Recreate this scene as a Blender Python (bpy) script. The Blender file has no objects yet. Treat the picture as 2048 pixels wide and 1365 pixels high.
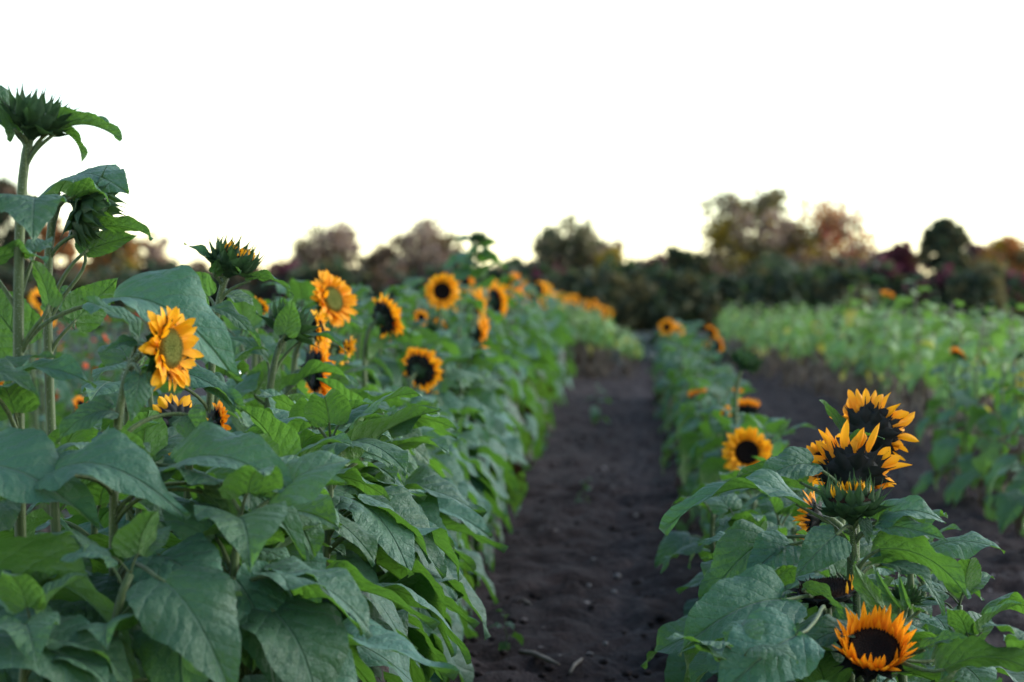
import bpy, math, random
import numpy as np
from mathutils import Vector, Matrix, Quaternion

# ------------------------------------------------------------------ camera, light, exposure
S = bpy.context.scene
COL = S.collection
R = math.radians
FPX = 4592.0                       # focal length in pixels of the 2048 px wide photograph
EYE = 1.25
cam_data = bpy.data.cameras.new("camera")
cam = bpy.data.objects.new("camera", cam_data)
COL.objects.link(cam)
cam.location = (0, 0, EYE)
cam.rotation_euler = (R(90 - 0.904), 0, R(3.253))
cam_data.sensor_fit = 'HORIZONTAL'
cam_data.sensor_width = 22.3
cam_data.lens = FPX / 2048 * 22.3
cam_data.clip_start = 0.05
cam_data.clip_end = 4000
cam_data.dof.use_dof = True
cam_data.dof.focus_distance = 5.4
cam_data.dof.aperture_fstop = 2.1
cam_data.dof.aperture_blades = 0
S.camera = cam

SUN_ELEV, SUN_AZ = 18.0, 72.0      # very soft evening light from the right
world = bpy.data.worlds.new("World")
S.world = world
world.use_nodes = True
wn = world.node_tree
wn.nodes.clear()
sky = wn.nodes.new("ShaderNodeTexSky")
sky.sky_type = 'NISHITA'
sky.sun_disc = False
sky.sun_elevation = R(SUN_ELEV)
sky.sun_rotation = R(SUN_AZ)
sky.air_density = 1.0
sky.dust_density = 0.1
sky.ozone_density = 1.0
bg = wn.nodes.new("ShaderNodeBackground")
bg.inputs[1].default_value = 0.15
wo = wn.nodes.new("ShaderNodeOutputWorld")
wn.links.new(sky.outputs[0], bg.inputs[0])
wn.links.new(bg.outputs[0], wo.inputs[0])

sun_data = bpy.data.lights.new("sun", 'SUN')
sun_data.energy = 2.6
sun_data.angle = R(75)
sun_data.color = (1.0, 0.97, 0.93)
sun = bpy.data.objects.new("sun", sun_data)
COL.objects.link(sun)
sd = Vector((math.sin(R(SUN_AZ)) * math.cos(R(SUN_ELEV)), math.cos(R(SUN_AZ)) * math.cos(R(SUN_ELEV)), math.sin(R(SUN_ELEV))))
sun.rotation_euler = sd.to_track_quat('Z', 'Y').to_euler()

S.view_settings.view_transform = 'Standard'
S.view_settings.look = 'None'
S.view_settings.gamma = 1.0
S.view_settings.exposure = 1.45
S.render.engine = 'CYCLES'
S.cycles.max_bounces = 6
S.cycles.diffuse_bounces = 3
S.cycles.transmission_bounces = 4
S.cycles.use_denoising = True

CM = cam.rotation_euler.to_matrix()
CR, CU, CB = CM.col[0].copy(), CM.col[1].copy(), CM.col[2].copy()   # camera right, up, towards the viewer

def at(px, py, Y):
    d = CM @ Vector(((px - 1024) / FPX, (682.5 - py) / FPX, -1.0))
    return Vector((0, 0, EYE)) + d * (Y / d.y)

def facing(r, u, t):
    return (CR * r + CU * u + CB * t).normalized()

# ------------------------------------------------------------------ tagging and linking
def tag(o, label=None, cat=None, group=None, kind=None):
    if label: o["label"] = label
    if cat: o["category"] = cat
    if group: o["group"] = group
    if kind: o["kind"] = kind
    return o

def link(name, data, parent=None, loc=None, rot=None, scale=None):
    o = bpy.data.objects.new(name, data)
    COL.objects.link(o)
    if parent is not None: o.parent = parent
    if loc is not None: o.location = loc
    if rot is not None:
        if isinstance(rot, Quaternion):
            o.rotation_mode = 'QUATERNION'
            o.rotation_quaternion = rot
        else:
            o.rotation_euler = rot
    if scale is not None: o.scale = (scale,) * 3
    return o

# ------------------------------------------------------------------ materials
def nt(name):
    m = bpy.data.materials.new(name)
    m.use_nodes = True
    t = m.node_tree
    t.nodes.clear()
    out = t.nodes.new("ShaderNodeOutputMaterial")
    return m, t, out

class N:
    """small node helper"""
    def __init__(s, t): s.t = t
    def __call__(s, typ, **kw):
        n = s.t.nodes.new("ShaderNode" + typ)
        for k, v in kw.items(): setattr(n, k, v)
        return n
    def L(s, a, b): s.t.links.new(a, b)
    def math(s, op, a, b=None, c=None, clamp=False):
        n = s.t.nodes.new("ShaderNodeMath"); n.operation = op; n.use_clamp = clamp
        for i, v in enumerate((a, b, c)):
            if v is None: continue
            if isinstance(v, (int, float)): n.inputs[i].default_value = v
            else: s.L(v, n.inputs[i])
        return n.outputs[0]
    def mix(s, f, a, b, blend='MIX'):
        n = s.t.nodes.new("ShaderNodeMix"); n.data_type = 'RGBA'; n.blend_type = blend
        for i, v in ((0, f), (6, a), (7, b)):
            if isinstance(v, (int, float)): n.inputs[i].default_value = v
            elif isinstance(v, tuple): n.inputs[i].default_value = (*v, 1)
            else: s.L(v, n.inputs[i])
        return n.outputs[2]
    def noise(s, scale, detail=3, vec=None, rough=0.5):
        n = s.t.nodes.new("ShaderNodeTexNoise")
        n.inputs['Scale'].default_value = scale; n.inputs['Detail'].default_value = detail; n.inputs['Roughness'].default_value = rough
        if vec is not None: s.L(vec, n.inputs['Vector'])
        return n.outputs['Fac']
    def ramp(s, f, lo, hi, a=0.0, b=1.0):
        n = s.t.nodes.new("ShaderNodeMapRange"); n.clamp = True
        n.inputs[1].default_value = lo; n.inputs[2].default_value = hi
        n.inputs[3].default_value = a; n.inputs[4].default_value = b
        s.L(f, n.inputs[0])
        return n.outputs[0]

def leaf_material(name, top, under, trans, vein, transfac=0.33, spots=0.0, rough=0.48, sheen=0.08, nv=6.0, dry=0.0):
    m, t, out = nt(name); n = N(t)
    uv = n('UVMap').outputs[0]
    sp = n('SeparateXYZ'); n.L(uv, sp.inputs[0])
    ax = n.math('ABSOLUTE', n.math('SUBTRACT', sp.outputs[0], 0.5))
    wob = n.math('MULTIPLY', n.noise(4.0, 2, uv), 0.16)
    bend = n.math('MULTIPLY', n.math('POWER', ax, 0.8), 0.72)
    ph = n.math('MULTIPLY', n.math('ADD', n.math('SUBTRACT', sp.outputs[1], bend), wob), nv)
    pp = n.math('PINGPONG', ph, 0.5)                       # 0 on a side vein, 0.5 between two
    side = n.ramp(pp, 0.0, 0.06, 1.0, 0.0)
    mid = n.ramp(ax, 0.004, 0.018, 1.0, 0.0)
    info = n('ObjectInfo').outputs['Random']
    obj = n('TexCoord').outputs['Object']
    nz = n.noise(9.0, 4, obj)
    fine = n.noise(34.0, 3, uv)
    small = n('TexVoronoi', feature='DISTANCE_TO_EDGE'); small.inputs['Scale'].default_value = 26; n.L(uv, small.inputs['Vector'])
    net = n.ramp(small.outputs[0], 0.0, 0.09, 1.0, 0.0)
    vm = n.math('MAXIMUM', n.math('MULTIPLY', side, 0.7), mid)
    vm2 = n.math('MAXIMUM', vm, n.math('MULTIPLY', net, 0.05))
    hsv = n('HueSaturation')
    n.L(n.math('ADD', 0.475, n.math('MULTIPLY', info, 0.045)), hsv.inputs['Hue'])
    hsv.inputs['Saturation'].default_value = 0.93
    n.L(n.math('ADD', 0.60, n.math('ADD', n.math('MULTIPLY', info, 0.6), n.math('MULTIPLY', nz, 0.3))), hsv.inputs['Value'])
    hsv.inputs['Color'].default_value = (*top, 1)
    ctop = n.mix(vm2, hsv.outputs[0], vein)
    hs2 = n('HueSaturation')
    n.L(n.math('ADD', 0.8, n.math('MULTIPLY', nz, 0.4)), hs2.inputs['Value'])
    hs2.inputs['Color'].default_value = (*under, 1)
    cund = n.mix(n.math('MULTIPLY', vm2, 0.9), hs2.outputs[0], tuple(min(1, c * 1.5) for c in under))
    geo = n('NewGeometry')
    col = n.mix(geo.outputs['Backfacing'], ctop, cund)
    tr = n.mix(vm2, trans, tuple(c * 0.55 for c in trans))
    if spots:
        sn = n.noise(7.0, 5, obj, 0.65)
        edge = n.math('MULTIPLY', ax, 0.35)
        sm = n.ramp(n.math('ADD', sn, edge), 0.70 - spots * 0.12, 0.735 - spots * 0.12)
        col = n.mix(sm, col, (0.045, 0.022, 0.012)); tr = n.mix(sm, tr, (0.02, 0.008, 0.003))
    if dry:
        col = n.mix(n.ramp(nz, 0.3, 0.6), col, (0.16, 0.11, 0.08)); tr = n.mix(0.8, tr, (0.06, 0.03, 0.015))
    b = n('BsdfPrincipled')
    n.L(col, b.inputs['Base Color'])
    n.L(n.math('ADD', rough - 0.12, n.math('ADD', n.math('MULTIPLY', fine, 0.15), n.math('MULTIPLY', nz, 0.25))), b.inputs['Roughness'])
    b.inputs['Specular IOR Level'].default_value = 0.45
    b.inputs['Sheen Weight'].default_value = sheen
    b.inputs['Sheen Roughness'].default_value = 0.4
    b.inputs['Sheen Tint'].default_value = (0.8, 0.9, 1.0, 1)
    h = n.math('ADD', n.math('MULTIPLY', n.math('POWER', n.math('MULTIPLY', pp, 2.0), 0.5), 0.55), n.math('MULTIPLY', n.noise(11.0, 2, uv), 1.3))
    h = n.math('SUBTRACT', h, n.math('MULTIPLY', mid, 0.9))
    h = n.math('SUBTRACT', h, n.math('MULTIPLY', net, 0.10))
    bump = n('Bump'); bump.inputs['Strength'].default_value = 0.85; bump.inputs['Distance'].default_value = 0.008
    n.L(h, bump.inputs['Height']); n.L(bump.outputs[0], b.inputs['Normal'])
    tb = n('BsdfTranslucent'); n.L(tr, tb.inputs[0]); n.L(bump.outputs[0], tb.inputs['Normal'])
    mx = n('MixShader'); mx.inputs[0].default_value = transfac
    n.L(b.outputs[0], mx.inputs[1]); n.L(tb.outputs[0], mx.inputs[2]); n.L(mx.outputs[0], out.inputs[0])
    return m

def simple(name, c1, c2, scale=20.0, rough=0.6, bump=0.0, trans=None, transfac=0.3, sheen=0.0, stretch=None, detail=3, bdist=0.003, rnd=0.0, spec=0.25):
    m, t, out = nt(name); n = N(t)
    obj = n('TexCoord').outputs['Object']
    if stretch:
        mp = n('Mapping'); mp.inputs['Scale'].default_value = stretch; n.L(obj, mp.inputs[0]); obj = mp.outputs[0]
    nz = n.noise(scale, detail, obj)
    col = n.mix(n.ramp(nz, 0.3, 0.7), c1, c2)
    if rnd:
        hsv = n('HueSaturation'); n.L(col, hsv.inputs['Color'])
        info = n('ObjectInfo').outputs['Random']
        n.L(n.math('ADD', 1 - rnd, n.math('MULTIPLY', info, 2 * rnd)), hsv.inputs['Value']); col = hsv.outputs[0]
    b = n('BsdfPrincipled'); n.L(col, b.inputs['Base Color']); b.inputs['Roughness'].default_value = rough
    b.inputs['Sheen Weight'].default_value = sheen; b.inputs['Specular IOR Level'].default_value = spec
    bm = None
    if bump:
        bm = n('Bump'); bm.inputs['Strength'].default_value = bump; bm.inputs['Distance'].default_value = bdist
        n.L(nz, bm.inputs['Height']); n.L(bm.outputs[0], b.inputs['Normal'])
    if trans:
        tb = n('BsdfTranslucent'); tb.inputs[0].default_value = (*trans, 1)
        mx = n('MixShader'); mx.inputs[0].default_value = transfac
        n.L(b.outputs[0], mx.inputs[1]); n.L(tb.outputs[0], mx.inputs[2]); n.L(mx.outputs[0], out.inputs[0])
    else:
        n.L(b.outputs[0], out.inputs[0])
    return m

def petal_material():
    m, t, out = nt("petal"); n = N(t)
    sp = n('SeparateXYZ'); n.L(n('UVMap').outputs[0], sp.inputs[0])
    info = n('ObjectInfo').outputs['Random']
    streak = n('TexNoise'); streak.inputs['Scale'].default_value = 1.0; streak.inputs['Detail'].default_value = 2
    mp = n('Mapping'); mp.inputs['Scale'].default_value = (26, 1.5, 1); n.L(n('UVMap').outputs[0], mp.inputs[0]); n.L(mp.outputs[0], streak.inputs['Vector'])
    f = n.ramp(n.math('ADD', sp.outputs[1], n.math('MULTIPLY', streak.outputs['Fac'], 0.25)), 0.1, 0.75)
    col = n.mix(f, (0.82, 0.27, 0.005), (0.90, 0.42, 0.010))
    col = n.mix(n.ramp(streak.outputs['Fac'], 0.45, 0.75, 0.0, 0.35), col, (0.74, 0.22, 0.003))
    hsv = n('HueSaturation'); n.L(col, hsv.inputs['Color'])
    n.L(n.math('ADD', 0.485, n.math('MULTIPLY', info, 0.02)), hsv.inputs['Hue'])
    b = n('BsdfPrincipled'); n.L(hsv.outputs[0], b.inputs['Base Color']); b.inputs['Roughness'].default_value = 0.55
    b.inputs['Specular IOR Level'].default_value = 0.25
    bump = n('Bump'); bump.inputs['Strength'].default_value = 0.4; bump.inputs['Distance'].default_value = 0.002
    n.L(streak.outputs['Fac'], bump.inputs['Height']); n.L(bump.outputs[0], b.inputs['Normal'])
    tb = n('BsdfTranslucent'); n.L(hsv.outputs[0], tb.inputs[0])
    mx = n('MixShader'); mx.inputs[0].default_value = 0.35
    n.L(b.outputs[0], mx.inputs[1]); n.L(tb.outputs[0], mx.inputs[2]); n.L(mx.outputs[0], out.inputs[0])
    return m

def disc_material(name, rim, centre, mid):
    m, t, out = nt(name); n = N(t)
    obj = n('TexCoord').outputs['Object']
    sp = n('SeparateXYZ'); n.L(obj, sp.inputs[0])
    r = n.math('SQRT', n.math('ADD', n.math('POWER', sp.outputs[0], 2.0), n.math('POWER', sp.outputs[1], 2.0)))
    c = n.mix(n.ramp(r, 0.03, 0.13), centre, mid)
    c = n.mix(n.ramp(r, 0.16, 0.24), c, rim)
    v = n('TexVoronoi'); v.inputs['Scale'].default_value = 60; n.L(obj, v.inputs['Vector'])
    c = n.mix(n.ramp(v.outputs['Distance'], 0.1, 0.6, 0.0, 0.55), c, tuple(x * 0.3 for x in mid))
    b = n('BsdfPrincipled'); n.L(c, b.inputs['Base Color']); b.inputs['Roughness'].default_value = 0.85; b.inputs['Specular IOR Level'].default_value = 0.15
    bump = n('Bump'); bump.inputs['Strength'].default_value = 0.8; bump.inputs['Distance'].default_value = 0.004; bump.invert = True
    n.L(v.outputs['Distance'], bump.inputs['Height']); n.L(bump.outputs[0], b.inputs['Normal'])
    n.L(b.outputs[0], out.inputs[0])
    return m

def soil_material():
    m, t, out = nt("soil"); n = N(t)
    pos = n('NewGeometry').outputs['Position']
    a = n.noise(0.9, 4, pos); b_ = n.noise(14.0, 6, pos, 0.65); c_ = n.noise(60.0, 4, pos, 0.6)
    col = n.mix(n.ramp(b_, 0.32, 0.68), (0.0090, 0.0054, 0.0050), (0.030, 0.0192, 0.0170))
    col = n.mix(n.ramp(a, 0.4, 0.65, 0.0, 0.5), col, (0.050, 0.034, 0.031))
    v = n('TexVoronoi'); v.inputs['Scale'].default_value = 11.0; n.L(pos, v.inputs['Vector'])
    sel = n('SeparateColor'); n.L(v.outputs['Color'], sel.inputs[0])
    pick = n.math('MULTIPLY', n.ramp(v.outputs['Distance'], 0.10, 0.16, 1.0, 0.0), n.ramp(sel.outputs[0], 0.74, 0.8))
    col = n.mix(n.math('MULTIPLY', pick, 0.8), col, (0.17, 0.145, 0.135))
    sx = n('SeparateXYZ'); n.L(pos, sx.inputs[0])
    rut = n.ramp(n.math('ABSOLUTE', n.math('ADD', sx.outputs[0], n.math('ADD', 0.10, n.math('MULTIPLY', a, -0.12)))), 0.04, 0.16, 0.6, 0.0)
    col = n.mix(n.math('MULTIPLY', rut, n.ramp(b_, 0.3, 0.6)), col, (0.070, 0.051, 0.048))
    far = n.ramp(sx.outputs[1], 46.0, 60.0)
    col = n.mix(far, col, n.mix(n.ramp(n.noise(0.4, 5, pos), 0.4, 0.6), (0.014, 0.020, 0.011), (0.024, 0.026, 0.016)))
    b = n('BsdfPrincipled'); n.L(col, b.inputs['Base Color']); b.inputs['Roughness'].default_value = 0.92
    b.inputs['Specular IOR Level'].default_value = 0.2
    h = n.math('ADD', n.math('MULTIPLY', b_, 1.0), n.math('MULTIPLY', c_, 0.35))
    bump = n('Bump'); bump.inputs['Strength'].default_value = 1.0; bump.inputs['Distance'].default_value = 0.05
    n.L(h, bump.inputs['Height']); n.L(bump.outputs[0], b.inputs['Normal'])
    n.L(b.outputs[0], out.inputs[0])
    return m

M = {}
M['leaf'] = leaf_material("leaf_green", (0.036, 0.112, 0.056), (0.062, 0.126, 0.034), (0.11, 0.27, 0.025), (0.085, 0.165, 0.095))
M['leaf_young'] = leaf_material("leaf_young", (0.046, 0.124, 0.052), (0.072, 0.150, 0.036), (0.14, 0.33, 0.03), (0.10, 0.185, 0.10))
M['leaf_spot'] = leaf_material("leaf_spotted", (0.040, 0.112, 0.052), (0.068, 0.132, 0.032), (0.13, 0.28, 0.025), (0.09, 0.16, 0.085), spots=1.0)
M['leaf_dry'] = leaf_material("leaf_withered", (0.10, 0.085, 0.06), (0.13, 0.10, 0.07), (0.08, 0.05, 0.02), (0.2, 0.16, 0.12), dry=1.0, transfac=0.15, rough=0.7)
M['leaf_pale'] = leaf_material("leaf_pale", (0.19, 0.29, 0.085), (0.22, 0.33, 0.07), (0.20, 0.42, 0.06), (0.18, 0.28, 0.11), transfac=0.3)
M['leaf_yellow'] = leaf_material("leaf_yellowing", (0.50, 0.47, 0.07), (0.5, 0.46, 0.09), (0.6, 0.55, 0.08), (0.5, 0.45, 0.12))
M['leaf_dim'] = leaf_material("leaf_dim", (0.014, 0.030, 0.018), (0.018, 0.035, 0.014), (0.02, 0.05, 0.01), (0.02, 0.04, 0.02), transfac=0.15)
M['stem'] = simple("stem", (0.040, 0.066, 0.022), (0.090, 0.125, 0.038), 40, 0.55, 0.5, sheen=0.1, stretch=(5, 5, 0.1))
M['stem_dry'] = simple("stem_dry", (0.14, 0.12, 0.085), (0.25, 0.21, 0.16), 20, 0.8)
M['hair'] = simple("stem_hair", (0.55, 0.6, 0.5), (0.65, 0.7, 0.6), 20, 0.6, trans=(0.7, 0.75, 0.65), transfac=0.5)
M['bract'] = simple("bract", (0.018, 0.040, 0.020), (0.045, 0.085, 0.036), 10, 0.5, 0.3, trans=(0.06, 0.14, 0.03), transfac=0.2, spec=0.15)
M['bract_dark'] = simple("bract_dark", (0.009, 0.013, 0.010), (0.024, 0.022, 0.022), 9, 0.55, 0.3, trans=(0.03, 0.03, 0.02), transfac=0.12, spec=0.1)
M['petal'] = petal_material()
M['disc_green'] = disc_material("disc_green", (0.30, 0.14, 0.008), (0.13, 0.15, 0.025), (0.20, 0.20, 0.04))
M['disc_dark'] = disc_material("disc_dark", (0.030, 0.012, 0.005), (0.008, 0.004, 0.003), (0.012, 0.006, 0.004))
M['soil'] = soil_material()
M['stone'] = simple("stone", (0.16, 0.14, 0.13), (0.30, 0.27, 0.25), 30, 0.9, 0.4)
M['straw'] = simple("straw", (0.12, 0.10, 0.08), (0.20, 0.17, 0.135), 12, 0.85)
M['bark'] = simple("bark", (0.035, 0.028, 0.022), (0.08, 0.065, 0.05), 3, 0.9)
M['red_petal'] = simple("red_petal", (0.62, 0.06, 0.01), (0.75, 0.14, 0.02), 8, 0.6, trans=(0.7, 0.1, 0.02), transfac=0.3)

def tree_mat(name, c1, c2, tr, fac=0.3):
    return simple(name, c1, c2, 0.55, 0.7, trans=tr, transfac=fac, detail=2)
TM = {
 'dark':   tree_mat("foliage_dark_green", (0.034, 0.046, 0.032), (0.064, 0.076, 0.042), (0.07, 0.12, 0.03)),
 'olive':  tree_mat("foliage_olive", (0.085, 0.085, 0.045), (0.17, 0.145, 0.07), (0.22, 0.18, 0.06)),
 'brown':  tree_mat("foliage_russet", (0.12, 0.085, 0.055), (0.21, 0.125, 0.075), (0.26, 0.14, 0.06)),
 'yellow': tree_mat("foliage_yellow", (0.26, 0.19, 0.028), (0.46, 0.31, 0.035), (0.5, 0.34, 0.04)),
 'orange': tree_mat("foliage_orange", (0.30, 0.13, 0.045), (0.48, 0.21, 0.065), (0.6, 0.24, 0.07)),
 'red':    tree_mat("foliage_red", (0.32, 0.08, 0.05), (0.44, 0.12, 0.07), (0.55, 0.14, 0.07)),
 'maroon': tree_mat("foliage_maroon", (0.080, 0.024, 0.036), (0.15, 0.042, 0.062), (0.22, 0.045, 0.07)),
 'pink':   tree_mat("foliage_pinkish", (0.30, 0.215, 0.16), (0.42, 0.31, 0.23), (0.45, 0.29, 0.2)),
}
# ------------------------------------------------------------------ mesh builders
class MB:
    def __init__(s): s.v = []; s.f = []; s.m = []; s.uv = []
    def vert(s, p, uv=(0.5, 0.5)):
        s.v.append(tuple(p)); s.uv.append(uv); return len(s.v) - 1
    def face(s, ids, mi=0): s.f.append(tuple(ids)); s.m.append(mi)
    def mesh(s, name, mats):
        me = bpy.data.meshes.new(name)
        me.from_pydata(s.v, [], s.f)
        for m in mats: me.materials.append(m)
        me.polygons.foreach_set('material_index', s.m)
        me.polygons.foreach_set('use_smooth', [True] * len(s.f))
        ul = me.uv_layers.new(name="UVMap")
        li = np.zeros(len(me.loops), dtype=np.int32)
        me.loops.foreach_get('vertex_index', li)
        ul.data.foreach_set('uv', np.asarray(s.uv, dtype=np.float32)[li].ravel())
        me.update()
        return me
    def grid(s, pts, uvs, mi=0):
        """pts: rows of equally many points"""
        base = [[s.vert(p, u) for p, u in zip(pr, ur)] for pr, ur in zip(pts, uvs)]
        for a, b in zip(base, base[1:]):
            for i in range(len(a) - 1):
                s.face((a[i], a[i + 1], b[i + 1], b[i]), mi)
    def tube(s, path, radii, seg=8, mi=0, cap=True, ribs=0.0):
        path = [Vector(p) for p in path]
        rings = []
        ref = Vector((0.31, 0.95, 0.1)).normalized()
        L = 0.0
        for i, p in enumerate(path):
            tg = (path[min(i + 1, len(path) - 1)] - path[max(i - 1, 0)]).normalized()
            x = (ref - tg * ref.dot(tg)).normalized(); y = tg.cross(x); ref = x
            if i: L += (p - path[i - 1]).length
            ring = []
            for k in range(seg):
                a = 2 * math.pi * k / seg
                rr = radii[i] * (1 + (ribs if k % 2 else -ribs))
                ring.append(s.vert(p + (x * math.cos(a) + y * math.sin(a)) * rr, (k / seg, L)))
            rings.append(ring)
        for a, b in zip(rings, rings[1:]):
            for k in range(seg):
                s.face((a[k], a[(k + 1) % seg], b[(k + 1) % seg], b[k]), mi)
        if cap:
            s.face(list(reversed(rings[0])), mi); s.face(rings[-1], mi)
    def lathe(s, prof, seg=20, mi=0, rnd=None, wob=0.0):
        rings = []
        for r, z in prof:
            rings.append([s.vert((max(r, 1e-4) * math.cos(2 * math.pi * k / seg) * (1 + (rnd.uniform(-wob, wob) if rnd else 0)),
                                  max(r, 1e-4) * math.sin(2 * math.pi * k / seg) * (1 + (rnd.uniform(-wob, wob) if rnd else 0)), z)) for k in range(seg)])
        for a, b in zip(rings, rings[1:]):
            for k in range(seg): s.face((a[k], a[(k + 1) % seg], b[(k + 1) % seg], b[k]), mi)

def bez(p0, p1, p2, p3, n):
    out = []
    for i in range(n + 1):
        t = i / n; u = 1 - t
        out.append(p0 * u ** 3 + p1 * 3 * u * u * t + p2 * 3 * u * t * t + p3 * t ** 3)
    return out

# half outline of a sunflower leaf: (t, x, y) with x to the side and y along the midrib
EDGE = np.array([(0, 0.015, 0.0), (.04, .10, -.075), (.09, .22, -.095), (.15, .335, -.04), (.22, .405, .065), (.30, .435, .185), (.40, .42, .335),
                 (.50, .375, .475), (.60, .305, .605), (.70, .225, .73), (.80, .14, .84), (.90, .065, .93), (1, 0.0, 1.0)])

def blade(mb, base, tip, nrm, wide=1.0, arch=0.18, fold=0.25, curl=0.5, wave=0.03, quilt=0.006, rows=20, half=4, seed=0, mi=0, nv=6.0, hook=0.0, skew=0.0):
    """one leaf blade from base to tip; nrm points out of its upper side"""
    rnd = random.Random(seed)
    ch = tip - base; L = ch.length; T0 = ch / L
    nrm = (nrm - T0 * nrm.dot(T0)).normalized()
    ctl = base + ch * 0.42 + nrm * arch * L * 1.6
    end = tip - nrm * hook * L
    def P(y):
        if y < 0: return base + (ctl - base) * 2 * y
        u = 1 - y
        return base * (u * u) + ctl * (2 * u * y) + end * (y * y)
    def T(y):
        y = max(0.0, min(1.0, y))
        return ((ctl - base) * (2 * (1 - y)) + (end - ctl) * (2 * y)).normalized()
    side = T0.cross(nrm).normalized()
    ph = [rnd.uniform(0, 6.28) for _ in range(4)]
    asym = rnd.uniform(-0.08, 0.08)
    pts, uvs = [], []
    for i in range(rows + 1):
        t = (i / rows)
        xe = np.interp(t, EDGE[:, 0], EDGE[:, 1]); ye = np.interp(t, EDGE[:, 0], EDGE[:, 2])
        tooth = 1 + (0.022 if i % 2 else -0.014) * (1 if 2 < i < rows - 1 else 0)
        pr, ur = [], []
        for j in range(-half, half + 1):
            q = j / half; a = abs(q)
            x = xe * q * tooth * (1 + (asym if q > 0 else -asym)); y = t + a * (ye - t)
            X = abs(x)
            z = fold * X - curl * X * X
            phv = (y - 0.85 * X) * nv
            z += quilt * (abs(math.sin(math.pi * phv)) ** 0.7 - 0.5) * min(1, X * 9) * (1 - 0.4 * a)
            z += wave * a * a * (math.sin(9 * y + ph[0 if q > 0 else 1]) + 0.6 * math.sin(17 * y + ph[2 if q > 0 else 3]))
            z += skew * x * y
            yy = T(y); n_ = side.cross(yy).normalized()
            if n_.dot(nrm) < -0.2: n_ = -n_
            pr.append(P(y) + side * (x * L * wide) + n_ * (z * L)); ur.append((0.5 + x, y))
        pts.append(pr); uvs.append(ur)
    mb.grid(pts, uvs, mi)

def petiole(mb, p0, base, updir, r0, r1, mi=1, seg=6, n=7, blade_dir=None):
    d = (base - p0).length
    c1 = p0 + updir * d * 0.45
    c2 = base - (blade_dir if blade_dir is not None else (base - p0).normalized()) * d * 0.3
    pts = bez(p0, c1, c2, base, n)
    mb.tube(pts, [r0 + (r1 - r0) * i / n for i in range(n + 1)], seg, mi)

# ---- library of leaves that grow out along +X from a stalk foot at the origin, blade length 1
def lib_leaf(name, droop, seed, mats, rows=20, half=4, stalk=0.45, lift=25, **kw):
    rnd = random.Random(seed)
    mb = MB()
    sl = stalk * rnd.uniform(0.85, 1.2)
    base = Vector((sl * math.cos(R(lift)), rnd.uniform(-.05, .05), sl * math.sin(R(lift))))
    d = R(droop + rnd.uniform(-6, 6)); sw = rnd.uniform(-0.25, 0.25)
    dirv = Vector((math.cos(d) * math.cos(sw), math.cos(d) * math.sin(sw), -math.sin(d)))
    tip = base + dirv
    nr = Vector((math.sin(d), rnd.uniform(-0.35, 0.35), math.cos(d)))
    kw = dict(dict(wide=rnd.uniform(0.85, 1.05), arch=rnd.uniform(0.10, 0.22), fold=rnd.uniform(0.12, 0.6), curl=rnd.uniform(0.3, 1.3),
                   wave=rnd.uniform(0.025, 0.065), hook=rnd.uniform(-0.05, 0.12), skew=rnd.uniform(-.25, .25), quilt=rnd.choice((.005, .008, .014, .022))), **kw)
    blade(mb, base, tip, nr, seed=seed, rows=rows, half=half, **kw)
    petiole(mb, Vector((0, 0, 0)), base, Vector((0.6, 0, 0.8)), 0.026, 0.018, blade_dir=Vector((math.cos(d * .4), 0, -math.sin(d * .4) + .2)).normalized())
    return mb.mesh(name, mats)

LEAVES = {}
for cls, droops in (('up', (-25, -5, 10, 20)), ('mid', (15, 28, 38, 50, 25)), ('low', (48, 60, 70, 78, 55))):
    L_ = []
    for i, d in enumerate(droops):
        for k in range(2):
            mat = M['leaf_young'] if cls == 'up' else (M['leaf_spot'] if (cls == 'low' and (i + k) % 3 == 0) else M['leaf'])
            L_.append(lib_leaf("leaf_%s" % cls, d, 100 * i + 7 * k + len(cls) * 1000 + ord(cls[0]), [mat, M['stem']], lift=45 if cls == 'up' else (32 if cls == 'mid' else 12)))
    LEAVES[cls] = L_
LEAVES['dry'] = [lib_leaf("leaf_dry", d, 900 + d, [M['leaf_dry'], M['stem_dry']], lift=-20, wide=0.55, curl=2.0, wave=0.08, fold=0.9) for d in (72, 82, 65)]

# ---- strips: petals and bracts
def strip(mb, az, r0, z0, e0, e1, length, width, cup, n=5, mi=0, pointed=0.55, twist=0.0, side=0.0, prof=None):
    ca, sa = math.cos(az), math.sin(az)
    rad = Vector((ca, sa, 0)); tan = Vector((-sa, ca, 0)); up = Vector((0, 0, 1))
    p = rad * r0 + up * z0
    pts, uvs = [], []
    for i in range(n + 1):
        t = i / n
        e = e0 + (e1 - e0) * t
        d = rad * math.cos(e) + up * math.sin(e) + tan * side * t
        nn = -rad * math.sin(e) + up * math.cos(e)
        if i: p = p + d * (length / n)
        w = width * (math.sin(math.pi * min(1, (t * (1 - 0.12) + 0.12)) ** pointed)) ** 0.8 if t < 1 else 0.002
        if prof == 'petal':   # broadest past the middle, blunt tip
            w = width * float(np.interp(t, (0, .2, .45, .65, .82, .94, 1), (.45, .78, 1, .98, .72, .35, .04)))
        elif prof == 'bract':  # broad heart that runs out into a thread-like tip
            w = width * float(np.interp(t, (0, .13, .27, .43, .55, .68, 1), (.7, .98, 1, .72, .34, .12, .012)))
        w = max(w, width * 0.03)
        tw = twist * t
        sd_ = tan * math.cos(tw) + nn * math.sin(tw); nb = nn * math.cos(tw) - tan * math.sin(tw)
        pts.append([p + sd_ * w * 0.5 * q + nb * (cup * w * (abs(q) - 0.4)) for q in (-1, -.5, 0, .5, 1)])
        uvs.append([(0.5 + 0.5 * q, t) for q in (-1, -.5, 0, .5, 1)])
    mb.grid(pts, uvs, mi)

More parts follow.
